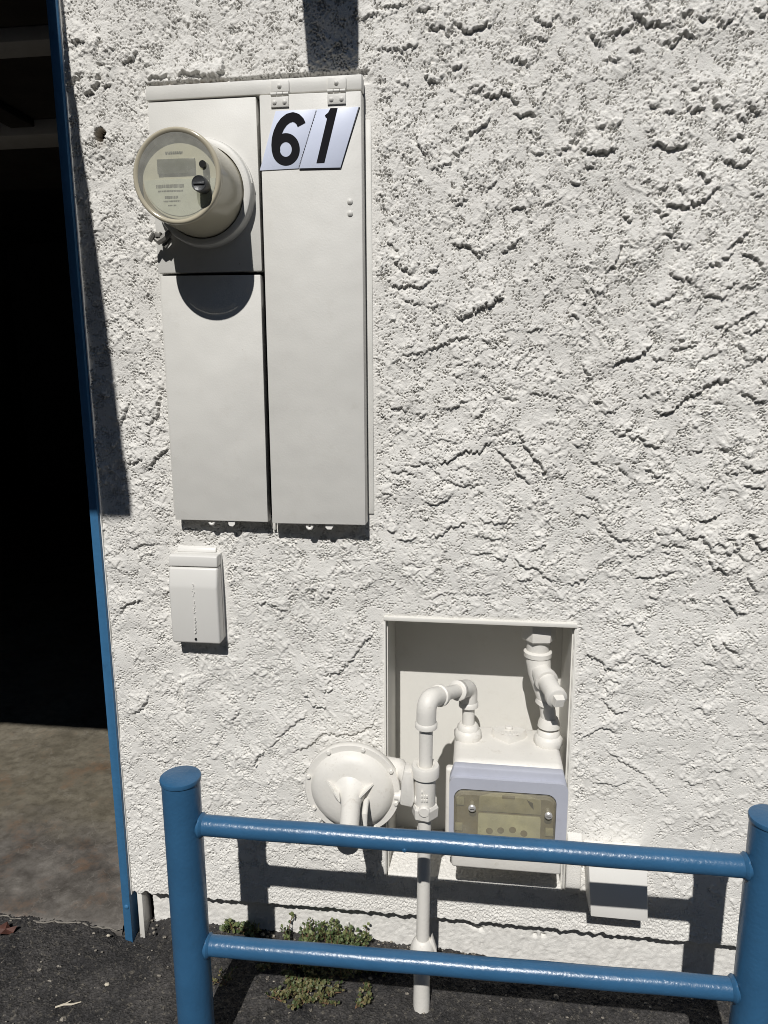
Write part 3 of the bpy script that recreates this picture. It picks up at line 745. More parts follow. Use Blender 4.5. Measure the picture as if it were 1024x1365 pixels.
# ================================================================== door post, overhead door, beam
t = thing('door_post', 'narrow blue painted post along the open garage doorway', 'door post', (-0.82, -0.01, -0.03))
b = BM()
prism(b, [(-0.8335, -0.035), (-0.814, -0.035), (-0.812, 0.6), (-0.8145, 1.3), (-0.8135, 2.195), (-0.833, 2.195), (-0.832, 1.3), (-0.833, 0.6)], -0.012, 0.14, 0.0015)
obj('post_face', b, 'trimblue', t)
b = BM(); box(b, -0.8136, -0.8108, -0.0040, 0.05, 0.10, 2.19, 0.0008); obj('edge_bead', b, 'whitebox', t)
b = BM(); rivet(b, (-0.8225, -0.0122, 0.072), 0.006); obj('nail_head', b, 'trimblue', t)

t = thing('garage_door', 'raised garage door overhead with two pale braces on its dark underside', 'garage door', (-3.0, 0.0, 2.2))
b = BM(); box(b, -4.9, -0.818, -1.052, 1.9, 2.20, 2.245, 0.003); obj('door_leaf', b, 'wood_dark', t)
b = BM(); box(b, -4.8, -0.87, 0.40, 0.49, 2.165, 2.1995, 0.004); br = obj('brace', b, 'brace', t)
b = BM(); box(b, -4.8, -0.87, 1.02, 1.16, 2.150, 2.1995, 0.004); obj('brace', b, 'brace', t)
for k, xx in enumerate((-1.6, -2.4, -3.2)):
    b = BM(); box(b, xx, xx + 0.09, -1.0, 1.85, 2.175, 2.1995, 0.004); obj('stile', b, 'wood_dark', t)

t = thing('roof_beam', 'painted beam end jutting from the wall above the electrical panel', 'beam', (-0.305, 0, 2.36))
b = BM(); prism(b, [(-0.354, 2.313), (-0.340, 2.302), (-0.270, 2.302), (-0.257, 2.312), (-0.256, 2.44), (-0.355, 2.44)], -0.37, 0.04, 0.004)
obj('beam_end', b, 'beam', t)

# ---- added garage block behind the viewer, unseen; screens the sky to deepen shadows
t = thing('added_garage_block', 'long grey garage block, added unseen behind the viewer to block skylight', 'added building', (0, -8.4, 0))
b = BM(); box(b, -22, 22, -14, -8.4, -0.05, 6.0); obj('added_block_wall', b, 'added_block_wall', t)
b = BM(); yz_prism(b, [(-14.6, 6.01), (-7.9, 6.01), (-7.9, 6.2), (-11.2, 7.4), (-14.6, 6.2)], -22.4, 22.4, 0); obj('added_block_roof', b, 'added_block_roof', t)
for k in range(8):
    b = BM(); box(b, -19.2 + k * 5.0, -15.2 + k * 5.0, -8.42, -8.34, 0.01, 2.3, 0.01); d_ = obj('added_block_door', b, 'added_block_door', t)
    for q in range(3):
        b = BM(); box(b, -19.1 + k * 5.0, -15.3 + k * 5.0, -8.345, -8.325, 0.1 + q * 0.75, 0.75 + q * 0.75, 0.01); obj('door_panel', b, 'added_block_door', d_)

# ================================================================== electrical panel
pn = thing('electrical_panel', 'tall cream metal electrical panel with hinged door, numbered 61', 'electrical panel', (-0.427, 0, 1.043))
b = BM()
box(b, -0.634, -0.630, -0.004, 0.14, 1.046, 1.880); box(b, -0.2255, -0.2215, -0.004, 0.14, 1.046, 1.880)
box(b, -0.6298, -0.2257, -0.004, 0.14, 1.046, 1.050); box(b, -0.6298, -0.2257, -0.004, 0.14, 1.876, 1.880)
box(b, -0.6298, -0.2257, 0.136, 0.140, 1.0502, 1.8758)
obj('cabinet', b, 'steel_dark', pn)
b = BM(); box(b, -0.635, -0.2195, -0.0325, -0.0045, 1.8585, 1.8835, 0.0018); hd_ = obj('header', b, 'panel', pn)
b = BM(); box(b, -0.6335, -0.4205, -0.030, -0.0045, 1.5445, 1.8560, 0.0016); obj('upper_cover', b, 'panel', pn)
b = BM()
prism(b, [(-0.629, 1.044), (-0.4270, 1.043), (-0.4240, 1.5375), (-0.6285, 1.5395)], -0.0295, -0.0045, 0.0016)
obj('lower_cover', b, 'panel', pn)
b = BM()
prism(b, [(-0.4155, 1.0425), (-0.2195, 1.0430), (-0.2200, 1.8535), (-0.4115, 1.8555)], -0.038, -0.0045, 0.0018)
door = obj('panel_door', b, 'panel', pn)
b = BM(); box(b, -0.2190, -0.2070, -0.0030, 0.006, 1.060, 1.815, 0.001); obj('side_flange', b, 'panel', pn)
b = BM(); box(b, -0.6420, -0.6345, -0.0065, 0.006, 1.050, 1.870, 0.002); obj('side_flange', b, 'panel', pn)
rv = None
for k, zz in enumerate((1.664, 1.643)):
    b = BM(); rivet(b, (-0.243, -0.0378, zz), 0.0056, h=0.004); obj('rivet', b, 'panel', door)
for hx in (-0.372, -0.265):
    b = BM(); box(b, hx - 0.017, hx + 0.017, -0.0365, -0.0326, 1.860, 1.8785, 0.0006)
    h_ = obj('hinge', b, 'panel', pn)
    b = BM(); box(b, hx - 0.0172, hx + 0.0168, -0.0410, -0.0381, 1.8325, 1.8500, 0.0006); obj('hinge_leaf', b, 'panel', h_)
    b = BM()
    for a0 in (-0.017, -0.0055, 0.006):
        cyl(b, (hx + a0, -0.0385, 1.8552), (hx + a0 + 0.0105, -0.0385, 1.8552), 0.0032, seg=12)
    obj('knuckle', b, 'panel', h_)
    b = BM(); rivet(b, (hx - 0.001, -0.0364, 1.8695), 0.0042, h=0.0038); obj('rivet', b, 'panel', h_)
    for dx in (-0.010, 0.009):
        b = BM(); rivet(b, (hx + dx, -0.0409, 1.8405), 0.0042, h=0.003); obj('rivet', b, 'panel', h_)
def ring_tab(xc, zc, y, r, full):
    b = BM()
    pts = [(xc + r * 0.62 * math.cos(a), y, zc + r * 0.62 * math.sin(a)) for a in np.linspace(math.pi if not full else math.pi * 0.75, 2 * math.pi if not full else math.pi * 2.25, 16)]
    tube(b, pts, r * 0.36, 8)
    box(b, xc - r, xc + r, y - 0.0015, y + 0.0015, zc + r * 0.55, zc + r * 1.2)
    return b
obj('latch_loop', ring_tab(-0.551, 1.0395, -0.024, 0.0075, False), 'whitebox', pn)
b = BM(); prism(b, [(-0.514, 1.046), (-0.500, 1.046), (-0.500, 1.036), (-0.505, 1.0315), (-0.511, 1.032), (-0.514, 1.036)], -0.026, -0.023); obj('latch_tab', b, 'whitebox', pn)
obj('latch_loop', ring_tab(-0.338, 1.0365, -0.030, 0.0085, True), 'whitebox', pn)
b = BM(); prism(b, [(-0.304, 1.045), (-0.288, 1.045), (-0.288, 1.037), (-0.292, 1.031), (-0.300, 1.031), (-0.304, 1.035)], -0.032, -0.029); obj('latch_tab', b, 'whitebox', pn)
b = BM(); box(b, -0.4225, -0.4165, -0.010, 0.004, 1.022, 1.046, 0.001); obj('centre_stop', b, 'panel', pn)

# number plates
def number_plate(name, label, quad, dark_edges):
    t = thing(name, label, 'number plate', (quad[3][0], -0.038, quad[3][1]), 'house number plates on the panel door')
    b = BM(); prism(b, quad, -0.0396, -0.0384, 0.0002); obj('plate', b, 'plate', t)
    return t
q6 = [(-0.3805, 1.8265), (-0.3038, 1.8255), (-0.3400, 1.7255), (-0.4150, 1.7245)]
q1 = [(-0.3025, 1.8255), (-0.2245, 1.8265), (-0.2600, 1.7240), (-0.3387, 1.7255)]
p6 = number_plate('number_plate', 'slanted white plate showing a black six, nearer the round meter', q6, ())
p1 = number_plate('number_plate', 'slanted white plate showing a black one, nearer the door edge', q1, ())
def zx(u, v): return (-0.391 + (u - 128) * 0.000222, 1.823 - (v - 385) * 0.000216)
def stroke(bm, pts, widths, y, closed=False):
    n = len(pts); L, R_ = [], []
    for i in range(n):
        a = pts[(i - 1) % n] if closed or i else pts[0]; c = pts[(i + 1) % n] if closed or i < n - 1 else pts[-1]
        d = Vector((c[0] - a[0], c[1] - a[1])).normalized(); nn = Vector((-d.y, d.x)) * widths[i] / 2
        L.append(bm.verts.new((pts[i][0] + nn.x, y, pts[i][1] + nn.y))); R_.append(bm.verts.new((pts[i][0] - nn.x, y, pts[i][1] - nn.y)))
    for i in range(n if closed else n - 1):
        j = (i + 1) % n
        bm.faces.new((L[i], L[j], R_[j], R_[i]))
b = BM()
ring_ = []
for k in range(48):
    a = 2 * math.pi * k / 48
    ring_.append(zx(253 + 86 * math.cos(a), 680 + 95 * math.sin(a)))
stroke(b, ring_, [0.0155] * 48, -0.0400, True)
stem = [(168, 690), (166, 640), (172, 590), (188, 540), (212, 495), (243, 458), (282, 432), (322, 424), (356, 436), (382, 462), (394, 490)]
sm_ = []
for i in range(len(stem) - 1):
    for s in (0, 0.5):
        sm_.append((stem[i][0] * (1 - s) + stem[i + 1][0] * s, stem[i][1] * (1 - s) + stem[i + 1][1] * s))
sm_.append(stem[-1])
stroke(b, [zx(*p) for p in sm_], [0.0165] * len(sm_), -0.0402)
obj('digit', b, 'digit', p6)
b = BM(); prism(b, [zx(*p) for p in [(642, 370), (702, 372), (582, 800), (514, 800), (612, 448), (600, 440), (594, 424), (622, 404)]], -0.0403, -0.0397)
obj('digit', b, 'digit', p1)
b = BM()
for k in range(20):
    s = (k + 0.5) / 20; xx = -0.3031 * (1 - s) - 0.3394 * s; zz = 1.8245 * (1 - s) + 1.7265 * s
    box(b, xx - 0.0007, xx + 0.0007, -0.0401, -0.0397, zz - 0.0011, zz + 0.0011)
obj('perforation_marks', b, 'digit', p6)
b = BM(); prism(b, [(-0.2236, 1.8255), (-0.2222, 1.8255), (-0.2588, 1.7222), (-0.2598, 1.7222)], -0.0394, -0.0383)
prism(b, [(-0.3385, 1.7243), (-0.2602, 1.7230), (-0.2596, 1.7216), (-0.3385, 1.7228)], -0.0394, -0.0383)
obj('black_edge', b, 'digit', p1)

# ================================================================== electric meter
mx_, mz_ = -0.5265, 1.6865
em = thing('electric_meter', 'round electric meter under a yellowed clear plastic cover', 'electric meter', (mx_, -0.03, mz_))
b = BM()
lathe(b, (mx_, -0.0302, mz_), (0, -1, 0), [(0, 0.098), (0.004, 0.0985), (0.012, 0.0975), (0.020, 0.0975), (0.0245, 0.0955), (0.0265, 0.092), (0.0265, 0.0845), (0.018, 0.083)], 64, True, False)
rg = obj('socket_ring', b, 'panel', em)
b = BM(); tube(b, [(mx_ + 0.0985 * math.cos(a), -0.045, mz_ + 0.0985 * math.sin(a)) for a in np.linspace(0.15, 1.55, 30)], 0.0013, 6); obj('ring_seam', b, 'panel', rg)
yb = -0.050
b = BM()
lathe(b, (mx_, yb, mz_), (0, -1, 0), [(0, 0.0825), (0.05, 0.0812), (0.095, 0.0800), (0.108, 0.0795)], 64, False, False)
cv = obj('meter_cover', b, 'amber_side', em, 60)
b = BM()
lathe(b, (mx_, yb, mz_), (0, -1, 0), [(0.1081, 0.0796), (0.1150, 0.0802), (0.1190, 0.0797), (0.1210, 0.0782), (0.1216, 0.0760), (0.1210, 0.0742), (0.1200, 0.0725), (0.1192, 0.0715)], 64, False, False)
obj('cover_rim', b, 'amber_rim', cv, 60)
b = BM(); lathe(b, (mx_, yb, mz_), (0, -1, 0), [(0.1190, 0.0717), (0.1195, 0.060), (0.1204, 0.03), (0.1208, 0.004)], 64, False, True)
obj('cover_lens', b, 'lens', cv, 60)
yd = -0.1560
b = BM(); lathe(b, (mx_, -0.055, mz_), (0, -1, 0), [(0, 0.0790), (0.075, 0.0780), (0.0965, 0.0768), (0.1005, 0.0640)], 48, True, False); obj('meter_body', b, 'amber_rim_inner', em)
b = BM(); lathe(b, (mx_, yd + 0.0005, mz_), (0, -1, 0), [(0, 0.0680), (0.0005, 0.0678)], 64); dl = obj('dial_face', b, 'dial', em)
b = BM()
pts = [(mx_ + 0.0655 * math.cos(a), mz_ - 0.002 + 0.0610 * math.sin(a)) for a in np.linspace(math.pi, 2 * math.pi, 40)]
prism(b, pts, yd - 0.0012, yd - 0.0002); obj('dial_label', b, 'dial_low', dl)
dz_ = 0.003
b = BM(); box(b, -0.5650, -0.4960, yd - 0.0045, yd - 0.0002, 1.6900 + dz_, 1.7145 + dz_, 0.0008); obj('display', b, 'lcd', dl)
b = BM()
def words(bm, x0_, x1_, z, h, seed):
    r = random.Random(seed); x = x0_
    while x < x1_:
        w = r.uniform(0.0012, 0.0036)
        box(bm, x, min(x + w, x1_), yd - 0.0019, yd - 0.0013, z - h / 2 * r.uniform(0.7, 1.0), z + h / 2); x += w + r.uniform(0.0004, 0.0012)
words(b, -0.570, -0.519, 1.6735, 0.0055, 1); words(b, -0.567, -0.521, 1.6655, 0.0022, 2); words(b, -0.555, -0.530, 1.6550, 0.0042, 3)
words(b, -0.558, -0.527, 1.6485, 0.0022, 4); words(b, -0.550, -0.535, 1.6415, 0.0018, 5)
obj('dial_print', b, 'print', dl)
b = BM(); words(b, -0.550, -0.518, 1.7285, 0.0028, 6); obj('dial_print', b, 'print', dl)
b = BM(); cyl(b, (-0.4775, -0.1565, 1.7035), (-0.4775, -0.1725, 1.7035), 0.0062, seg=20); obj('sensor_eye', b, 'black', dl)
b = BM(); lathe(b, (-0.4785, -0.1660, 1.6680), (0, -1, 0), [(0, 0.012), (0.012, 0.0135), (0.024, 0.0135), (0.026, 0.0122), (0.0245, 0.010)], 24)
box(b, -0.4885, -0.4685, -0.1925, -0.1895, 1.6662, 1.6698, 0.0005); obj('reset_knob', b, 'knob', cv)
b = BM(); box(b, mx_ + 0.053, mx_ + 0.0555, yd - 0.009, yd, 1.684, 1.6865); obj('dial_post', b, 'print', dl)
# seal clasp at the lower left
b = BM()
tube(b, [(-0.594, -0.050, 1.618), (-0.607, -0.052, 1.606), (-0.618, -0.053, 1.600), (-0.625, -0.053, 1.606)], [0.006, 0.0075, 0.0065, 0.0045], 8)
tube(b, [(-0.598, -0.046, 1.612), (-0.612, -0.047, 1.593), (-0.607, -0.047, 1.590), (-0.594, -0.047, 1.606)], 0.0035, 8)
cyl(b, (-0.624, -0.058, 1.615), (-0.634, -0.058, 1.600), 0.0045, seg=6); box(b, -0.622, -0.612, -0.060, -0.046, 1.607, 1.617, 0.001)
obj('seal_clasp', b, 'greysteel', rg)

# ================================================================== telephone interface box
tb = thing('utility_cover_box', 'small narrow cream plastic cover box below the electrical panel', 'utility box', (-0.594, 0, 0.774))
b = BM(); box(b, -0.647, -0.541, -0.010, 0.004, 0.775, 0.968, 0.002)
obj('back_plate', b, 'telecom', tb)
b = BM(); yz_prism(b, [(-0.010, 0.9428), (-0.0335, 0.9428), (-0.0320, 0.9650), (-0.026, 0.9675), (-0.010, 0.9675)], -0.6480, -0.5410, 0.002); obj('top_hood', b, 'telecom', tb)
b = BM(); yz_prism(b, [(-0.0105, 0.772), (-0.040, 0.772), (-0.042, 0.90), (-0.0345, 0.9405), (-0.0105, 0.9415)], -0.6485, -0.5405, 0.0045); fl = obj('cover_flap', b, 'telecom', tb)
b = BM()
for k in range(15):
    zz = 0.905 - k * 0.0076; r = random.Random(k)
    if k in (4, 9): continue
    for q in range(3):
        xx = -0.5935 + r.uniform(-0.0022, 0.0022); box(b, xx - 0.0012, xx + 0.0012, -0.0429, -0.0412, zz - 0.003 + q * 0.002, zz - 0.0015 + q * 0.002)
obj('raised_marks', b, 'telecom', fl)
b = BM(); cyl(b, (-0.594, -0.0425, 0.7825), (-0.594, -0.0385, 0.7825), 0.0026, seg=12); obj('screw', b, 'black', fl)
b = BM(); yz_prism(b, [(0.003, 0.966), (-0.008, 0.9682), (-0.004, 0.977), (0.003, 0.982)], -0.640, -0.552, 0.002); obj('caulk_bead', b, 'telecom', tb)

# ================================================================== white cover box at the footing
wbx = thing('pipe_cover_box', 'plain white box on the lower wall, striped by the rail shadow', 'cover box', (0.315, 0, 0.205))
t_ = bmesh.new()
fr = [(0.2535, -0.070, 0.334), (0.3725, -0.070, 0.336), (0.3815, -0.070, 0.2055), (0.2640, -0.070, 0.2065)]
bk = [(0.2525, 0.004, 0.336), (0.3725, 0.004, 0.338), (0.381, 0.004, 0.206), (0.2625, 0.004, 0.207)]
va = [t_.verts.new(p) for p in fr]; vb = [t_.verts.new(p) for p in bk]
t_.faces.new(va); t_.faces.new(vb)
for k in range(4): t_.faces.new((va[k], va[(k + 1) % 4], vb[(k + 1) % 4], vb[k]))
bmesh.ops.bevel(t_, geom=list(t_.edges), offset=0.0018, segments=2, profile=0.5, affect='EDGES')
b = BM(); join(b, t_); obj('box_shell', b, 'whitebox', wbx)
b = BM(); yz_prism(b, [(0.006, 0.206), (-0.013, 0.214), (-0.016, 0.24), (-0.012, 0.34), (0.006, 0.36)], 0.2165, 0.2495, 0.004); obj('plaster_lump', b, 'stucco', wbx)

# ================================================================== gas meter
gm = thing('gas_meter', 'cream gas meter with grey-blue index housing inside the wall recess', 'gas meter', (0.08, 0, 0.32))
b = BM(); box(b, -0.034, 0.194, -0.078, 0.085, 0.318, 0.5545, 0.016, 4); bd = obj('meter_body', b, 'pipe', gm, 50)
b = BM(); box(b, -0.049, 0.000, -0.060, -0.040, 0.335, 0.525, 0.006, 3); obj('side_flange', b, 'pipe', bd)
b = BM()
prism(b, [(-0.040, 0.385), (0.199, 0.385), (0.199, 0.520), (0.190, 0.5525), (-0.031, 0.5545), (-0.040, 0.525)], -0.100, -0.079, 0.004)
hs = obj('index_housing', b, 'lavender', gm, 40)
# frame round the window (opening in the housing is a raised frame with the window inside)
def rrect(xa, xb, za, zb, r, n=6):
    p = []
    for cx_, cz_, a0 in ((xb - r, zb - r, 0), (xa + r, zb - r, 90), (xa + r, za + r, 180), (xb - r, za + r, 270)):
        for k in range(n + 1):
            a = math.radians(a0 + 90 * k / n); p.append((cx_ + r * math.cos(a), cz_ + r * math.sin(a)))
    return p
def frame_prism(bm, outer, inner, y0_, y1_):
    n = len(outer); V = {}
    for nm, pl in (('o', outer), ('i', inner)):
        for yy in (y0_, y1_): V[nm, yy] = [bm.verts.new((p[0], yy, p[1])) for p in pl]
    for k in range(n):
        j = (k + 1) % n
        bm.faces.new((V['o', y1_][k], V['o', y1_][j], V['i', y1_][j], V['i', y1_][k]))
        bm.faces.new((V['o', y0_][k], V['o', y1_][k], V['o', y1_][j], V['o', y0_][j]))
        bm.faces.new((V['i', y0_][k], V['i', y0_][j], V['i', y1_][j], V['i', y1_][k]))
        bm.faces.new((V['o', y0_][k], V['i', y0_][k], V['i', y0_][j], V['o', y0_][j]))
b = BM(); frame_prism(b, rrect(-0.0395, 0.1985, 0.387, 0.536, 0.016), rrect(-0.0295, 0.1765, 0.396, 0.5115, 0.020), -0.1005, -0.1115)
obj('housing_frame', b, 'lavender', hs, 40)
b = BM(); prism(b, rrect(-0.0290, 0.1760, 0.3965, 0.5110, 0.0195), -0.1035, -0.1008); obj('index_backing', b, 'index_box', hs)
b = BM(); prism(b, rrect(0.020, 0.147, 0.3975, 0.4560, 0.004), -0.1085, -0.1037, 0.0006); ip = obj('index_label_plate', b, 'index_label', hs)
b = BM()
for k, xx in enumerate((0.044, 0.067, 0.091, 0.114)):
    lathe(b, (xx, -0.1086, 0.4215 + 0.003 * ((k * 7) % 3 - 1)), (0, -1, 0), [(0, 0.0072), (0.0004, 0.0072), (0.0005, 0.0055)], 18)
obj('index_dials', b, 'index_box', ip)
b = BM(); prism(b, [(0.020, 0.462), (0.148, 0.462), (0.146, 0.494), (0.120, 0.503), (0.083, 0.506), (0.046, 0.503), (0.022, 0.494)], -0.1075, -0.1037, 0.001); obj('index_plate', b, 'index_plate', hs)
b = BM(); box(b, 0.068, 0.094, -0.1082, -0.1076, 0.494, 0.501); obj('index_mark', b, 'index_box', hs)
b = BM(); prism(b, [(0.118, 0.494), (0.130, 0.488), (0.132, 0.474), (0.126, 0.480)], -0.1086, -0.1076); obj('index_pointer', b, 'steel_dark', hs)
for xx, zz in ((-0.017, 0.482), (-0.019, 0.423), (0.165, 0.425)):
    b = BM(); box(b, xx - 0.008, xx + 0.008, -0.1100, -0.1037, zz - 0.008, zz + 0.008, 0.001); obj('index_clip', b, 'index_plate', hs)
b = BM()
lathe(b, (0, 0, 0), (0, -1, 0), [(0, 0.001), (0.0001, 0.001)], 3)
bmesh.ops.delete(b, geom=list(b.verts), context='VERTS')
o_ = rrect(-0.0288, 0.1758, 0.3967, 0.5108, 0.0195); i_ = rrect(-0.0235, 0.1705, 0.4020, 0.5055, 0.016)
va = [b.verts.new((p[0], -0.1125, p[1])) for p in o_]; vb = [b.verts.new((p[0], -0.1215, p[1])) for p in i_]
for k in range(len(o_)):
    j = (k + 1) % len(o_); b.faces.new((va[k], va[j], vb[j], vb[k]))
b.faces.new(vb)
lens = obj('index_window', b, 'index_lens', gm, 50)
for xx, zz in ((0.0075, 0.4780), (0.1600, 0.4735)):
    b = BM(); lathe(b, (xx, -0.104, zz), (0, -1, 0), [(0, 0.0042), (0.019, 0.0042), (0.0192, 0.0078), (0.0225, 0.0078), (0.0245, 0.0055)], 20)
    s_ = obj('screw', b, 'steel', lens)
    b = BM(); box(b, xx - 0.0045, xx + 0.0045, -0.1292, -0.1284, zz - 0.0006, zz + 0.0006); obj('screw_slot', b, 'steel_dark', s_)
# lower edge of the index box, seen below the rail
b = BM(); box(b, -0.0335, 0.1935, -0.1020, -0.0785, 0.3225, 0.3845, 0.006, 3); obj('lower_front', b, 'pipe', bd, 50)
b = BM(); box(b, 0.012, 0.150, -0.1185, -0.1022, 0.3745, 0.3948, 0.003); box(b, 0.000, 0.0115, -0.113, -0.1022, 0.379, 0.3948, 0.003); box(b, 0.1505, 0.163, -0.113, -0.1022, 0.379, 0.3948, 0.003)
obj('index_base', b, 'index_box', hs)
# unions on top
def union(xc, yc, zt, r, name):
    b = BM()
    lathe(b, (xc, yc, zt - 0.012), (0, 0, 1), [(0, r * 0.86), (0.010, r), (0.024, r), (0.029, r * 0.88), (0.031, r * 0.80), (0.039, r * 0.76), (0.043, r * 0.62)], 10, rot=0.2)
    return obj(name, b, 'pipe', gm, 40)
union(-0.004, 0.025, 0.556, 0.0305, 'inlet_union')
union(0.1695, 0.020, 0.556, 0.0310, 'outlet_union')
b = BM()
badge = [(0.046, 0.045), (0.060, 0.056), (0.112, 0.056), (0.127, 0.044), (0.120, 0.030), (0.086, 0.002), (0.052, 0.032)]
va = [b.verts.new((p[0], p[1], 0.5535)) for p in badge]; vb = [b.verts.new((0.086 + (p[0] - 0.086) * 0.9, 0.032 + (p[1] - 0.032) * 0.86, 0.5700)) for p in badge]
b.faces.new(va); b.faces.new(vb)
for k in range(len(va)): b.faces.new((va[k], va[(k + 1) % len(va)], vb[(k + 1) % len(va)], vb[k]))
bg = obj('maker_badge', b, 'pipe', bd)
b = BM(); lathe(b, (0.086, 0.042, 0.559), (0, 0, 1), [(0, 0.0095), (0.016, 0.0085), (0.018, 0.006)], 14); obj('badge_stud', b, 'pipe', bg)
b = BM()
for k in range(5): box(b, 0.069 + k * 0.008, 0.0735 + k * 0.008, 0.016, 0.030, 0.5695, 0.5712, 0.0005)
obj('badge_relief', b, 'pipe', bg)

# ================================================================== riser with valve and elbows to the meter
rs = thing('gas_riser_pipe', 'cream gas riser with shutoff valve bending over into the meter inlet', 'gas pipe', (-0.092, -0.13, 0))
A0, A1 = Vector((-0.0925, -0.13, -0.04)), Vector((-0.0865, -0.13, 0.66))
def up(z): return A0 + (A1 - A0) * ((z + 0.04) / 0.70)
b = BM(); tube(b, [up(-0.04), up(0.15), up(0.30), up(0.458)], 0.0138, 20); obj('lower_pipe', b, 'pipe', rs)
b = BM()
lathe(b, up(-0.04), (0, 0, 1), [(0, 0.0175), (0.06, 0.0180), (0.10, 0.0172), (0.125, 0.0178), (0.130, 0.0145)], 18); obj('base_sleeve', b, 'pipe', rs)
b = BM()
lathe(b, up(0.128), (0, 0, 1), [(0, 0.0165), (0.004, 0.0265), (0.016, 0.0270), (0.028, 0.0225), (0.036, 0.0185), (0.040, 0.0150)], 11)
prism(b, [(-0.068, 0.128), (-0.060, 0.142), (-0.071, 0.178), (-0.080, 0.150)], -0.136, -0.122, 0.002)
cl = obj('pipe_clamp', b, 'pipe', rs)
b = BM()
lathe(b, up(0.4565), (0, 0, 1), [(0, 0.0235), (0.004, 0.0270), (0.024, 0.0285), (0.030, 0.0255)], 6, rot=0.35); obj('hex_nut', b, 'pipe', rs, 25)
b = BM()
lathe(b, up(0.474), (0, 0, 1), [(0, 0.0205), (0.01, 0.0215), (0.066, 0.0212), (0.074, 0.0205)], 22); vbod = obj('valve_body', b, 'pipe', rs)
b = BM(); lathe(b, up(0.4815) + Vector((0, -0.012, 0)), (0, -1, 0), [(0, 0.0118), (0.013, 0.0118), (0.0155, 0.0095)], 20); obj('valve_core', b, 'pipe', vbod)
b = BM()
for k in range(7):
    box(b, -0.0945 + (k % 3) * 0.005, -0.091 + (k % 3) * 0.005, -0.1530, -0.1500, 0.502 + (k // 3) * 0.009, 0.508 + (k // 3) * 0.009, 0.0006)
obj('cast_marks', b, 'pipe', vbod)
b = BM()
lathe(b, up(0.5465), (0, 0, 1), [(0, 0.0255), (0.002, 0.0278), (0.022, 0.0282), (0.0255, 0.0265), (0.0255, 0.0190), (0.022, 0.0150)], 28); obj('insulating_collar', b, 'pipe', rs)
b = BM(); tube(b, [up(0.56), up(0.60), up(0.668)], 0.0136, 20); obj('upper_pipe', b, 'pipe', rs)
E1 = Vector((-0.0862, -0.13, 0.7135)); E2 = Vector((-0.004, 0.025, 0.6715)); B2 = Vector((-0.004, 0.025, 0.60))
dirE = (E2 - E1).normalized()
b = BM()
pl = [up(0.655)] + bend(up(0.655), E1, E2, 0.022) + [E1 + dirE * 0.058]
tube(b, pl, [0.0195] + [0.0198] * (len(pl) - 2) + [0.0195], 22)
lathe(b, up(0.653), (0, 0, 1), [(0, 0.0195), (0.001, 0.0222), (0.009, 0.0225), (0.012, 0.0200)], 22)
lathe(b, E1 + dirE * 0.046, dirE, [(0, 0.0200), (0.002, 0.0226), (0.011, 0.0226), (0.013, 0.0195)], 22)
obj('elbow', b, 'pipe', rs, 50)
b = BM(); tube(b, [E1 + dirE * 0.05, E1 + dirE * 0.145], 0.0138, 18); obj('nipple', b, 'pipe', rs)
b = BM()
bk_ = E2 - dirE * 0.052
pl = [bk_] + bend(bk_, E2, B2, 0.021) + [E2 + Vector((0, 0, -0.042))]
tube(b, pl, 0.0190, 22)
lathe(b, bk_ - dirE * 0.003, dirE, [(0, 0.0190), (0.002, 0.0218), (0.011, 0.0218), (0.013, 0.0195)], 22)
lathe(b, E2 + Vector((0, 0, -0.044)), (0, 0, 1), [(0, 0.0185), (0.001, 0.0215), (0.009, 0.0215), (0.012, 0.0190)], 22)
obj('elbow', b, 'pipe', rs, 50)
b = BM(); tube(b, [E2 + Vector((0, 0, -0.04)), (-0.004, 0.025, 0.585)], 0.0138, 18); obj('nipple', b, 'pipe', rs)

# ================================================================== regulator
rc = Vector((-0.2465, -0.085, 0.4760))
gr = thing('gas_regulator', 'round cream gas regulator disc with snout, left of the riser pipe', 'gas regulator', rc)
b = BM()
lathe(b, rc + Vector((0, 0.016, 0)), (0, -1, 0), [(0, 0.1015), (0.002, 0.1035), (0.0145, 0.1035), (0.0165, 0.1020), (0.0165, 0.0895), (0.0195, 0.0875), (0.0285, 0.0815), (0.0350, 0.0680), (0.0385, 0.0500), (0.0400, 0.0300), (0.0405, 0.004)], 72)
disc = obj('diaphragm_case', b, 'pipe', gr, 50)
b = BM()
lathe(b, rc + Vector((0, 0.014, 0)), (0, 1, 0), [(0, 0.098), (0.010, 0.092), (0.026, 0.070), (0.034, 0.035)], 40)
tube(b, [rc + Vector((0.0, 0.040, 0.03)), rc + Vector((0.06, 0.040, 0.036)), rc + Vector((0.098, 0.034, 0.038)), rc + Vector((0.118, 0.0, 0.038)), rc + Vector((0.128, -0.035, 0.038))], [0.026, 0.022, 0.019, 0.017, 0.016], 18)
obj('regulator_body', b, 'pipe', gr, 50)
b = BM()
s0 = rc + Vector((0.002, -0.018, 0.006)); s1 = Vector((-0.2240, -0.262, 0.4700)); ds = (s1 - s0)
L_ = ds.length
lathe(b, s0, ds, [(0, 0.040), (0.010, 0.0290), (0.024, 0.0225), (0.05, 0.0198), (L_ * 0.78, 0.0190), (L_ * 0.79, 0.0212), (L_ - 0.003, 0.0212), (L_, 0.019)], 28)
sn_ = obj('snout', b, 'pipe', gr, 50)
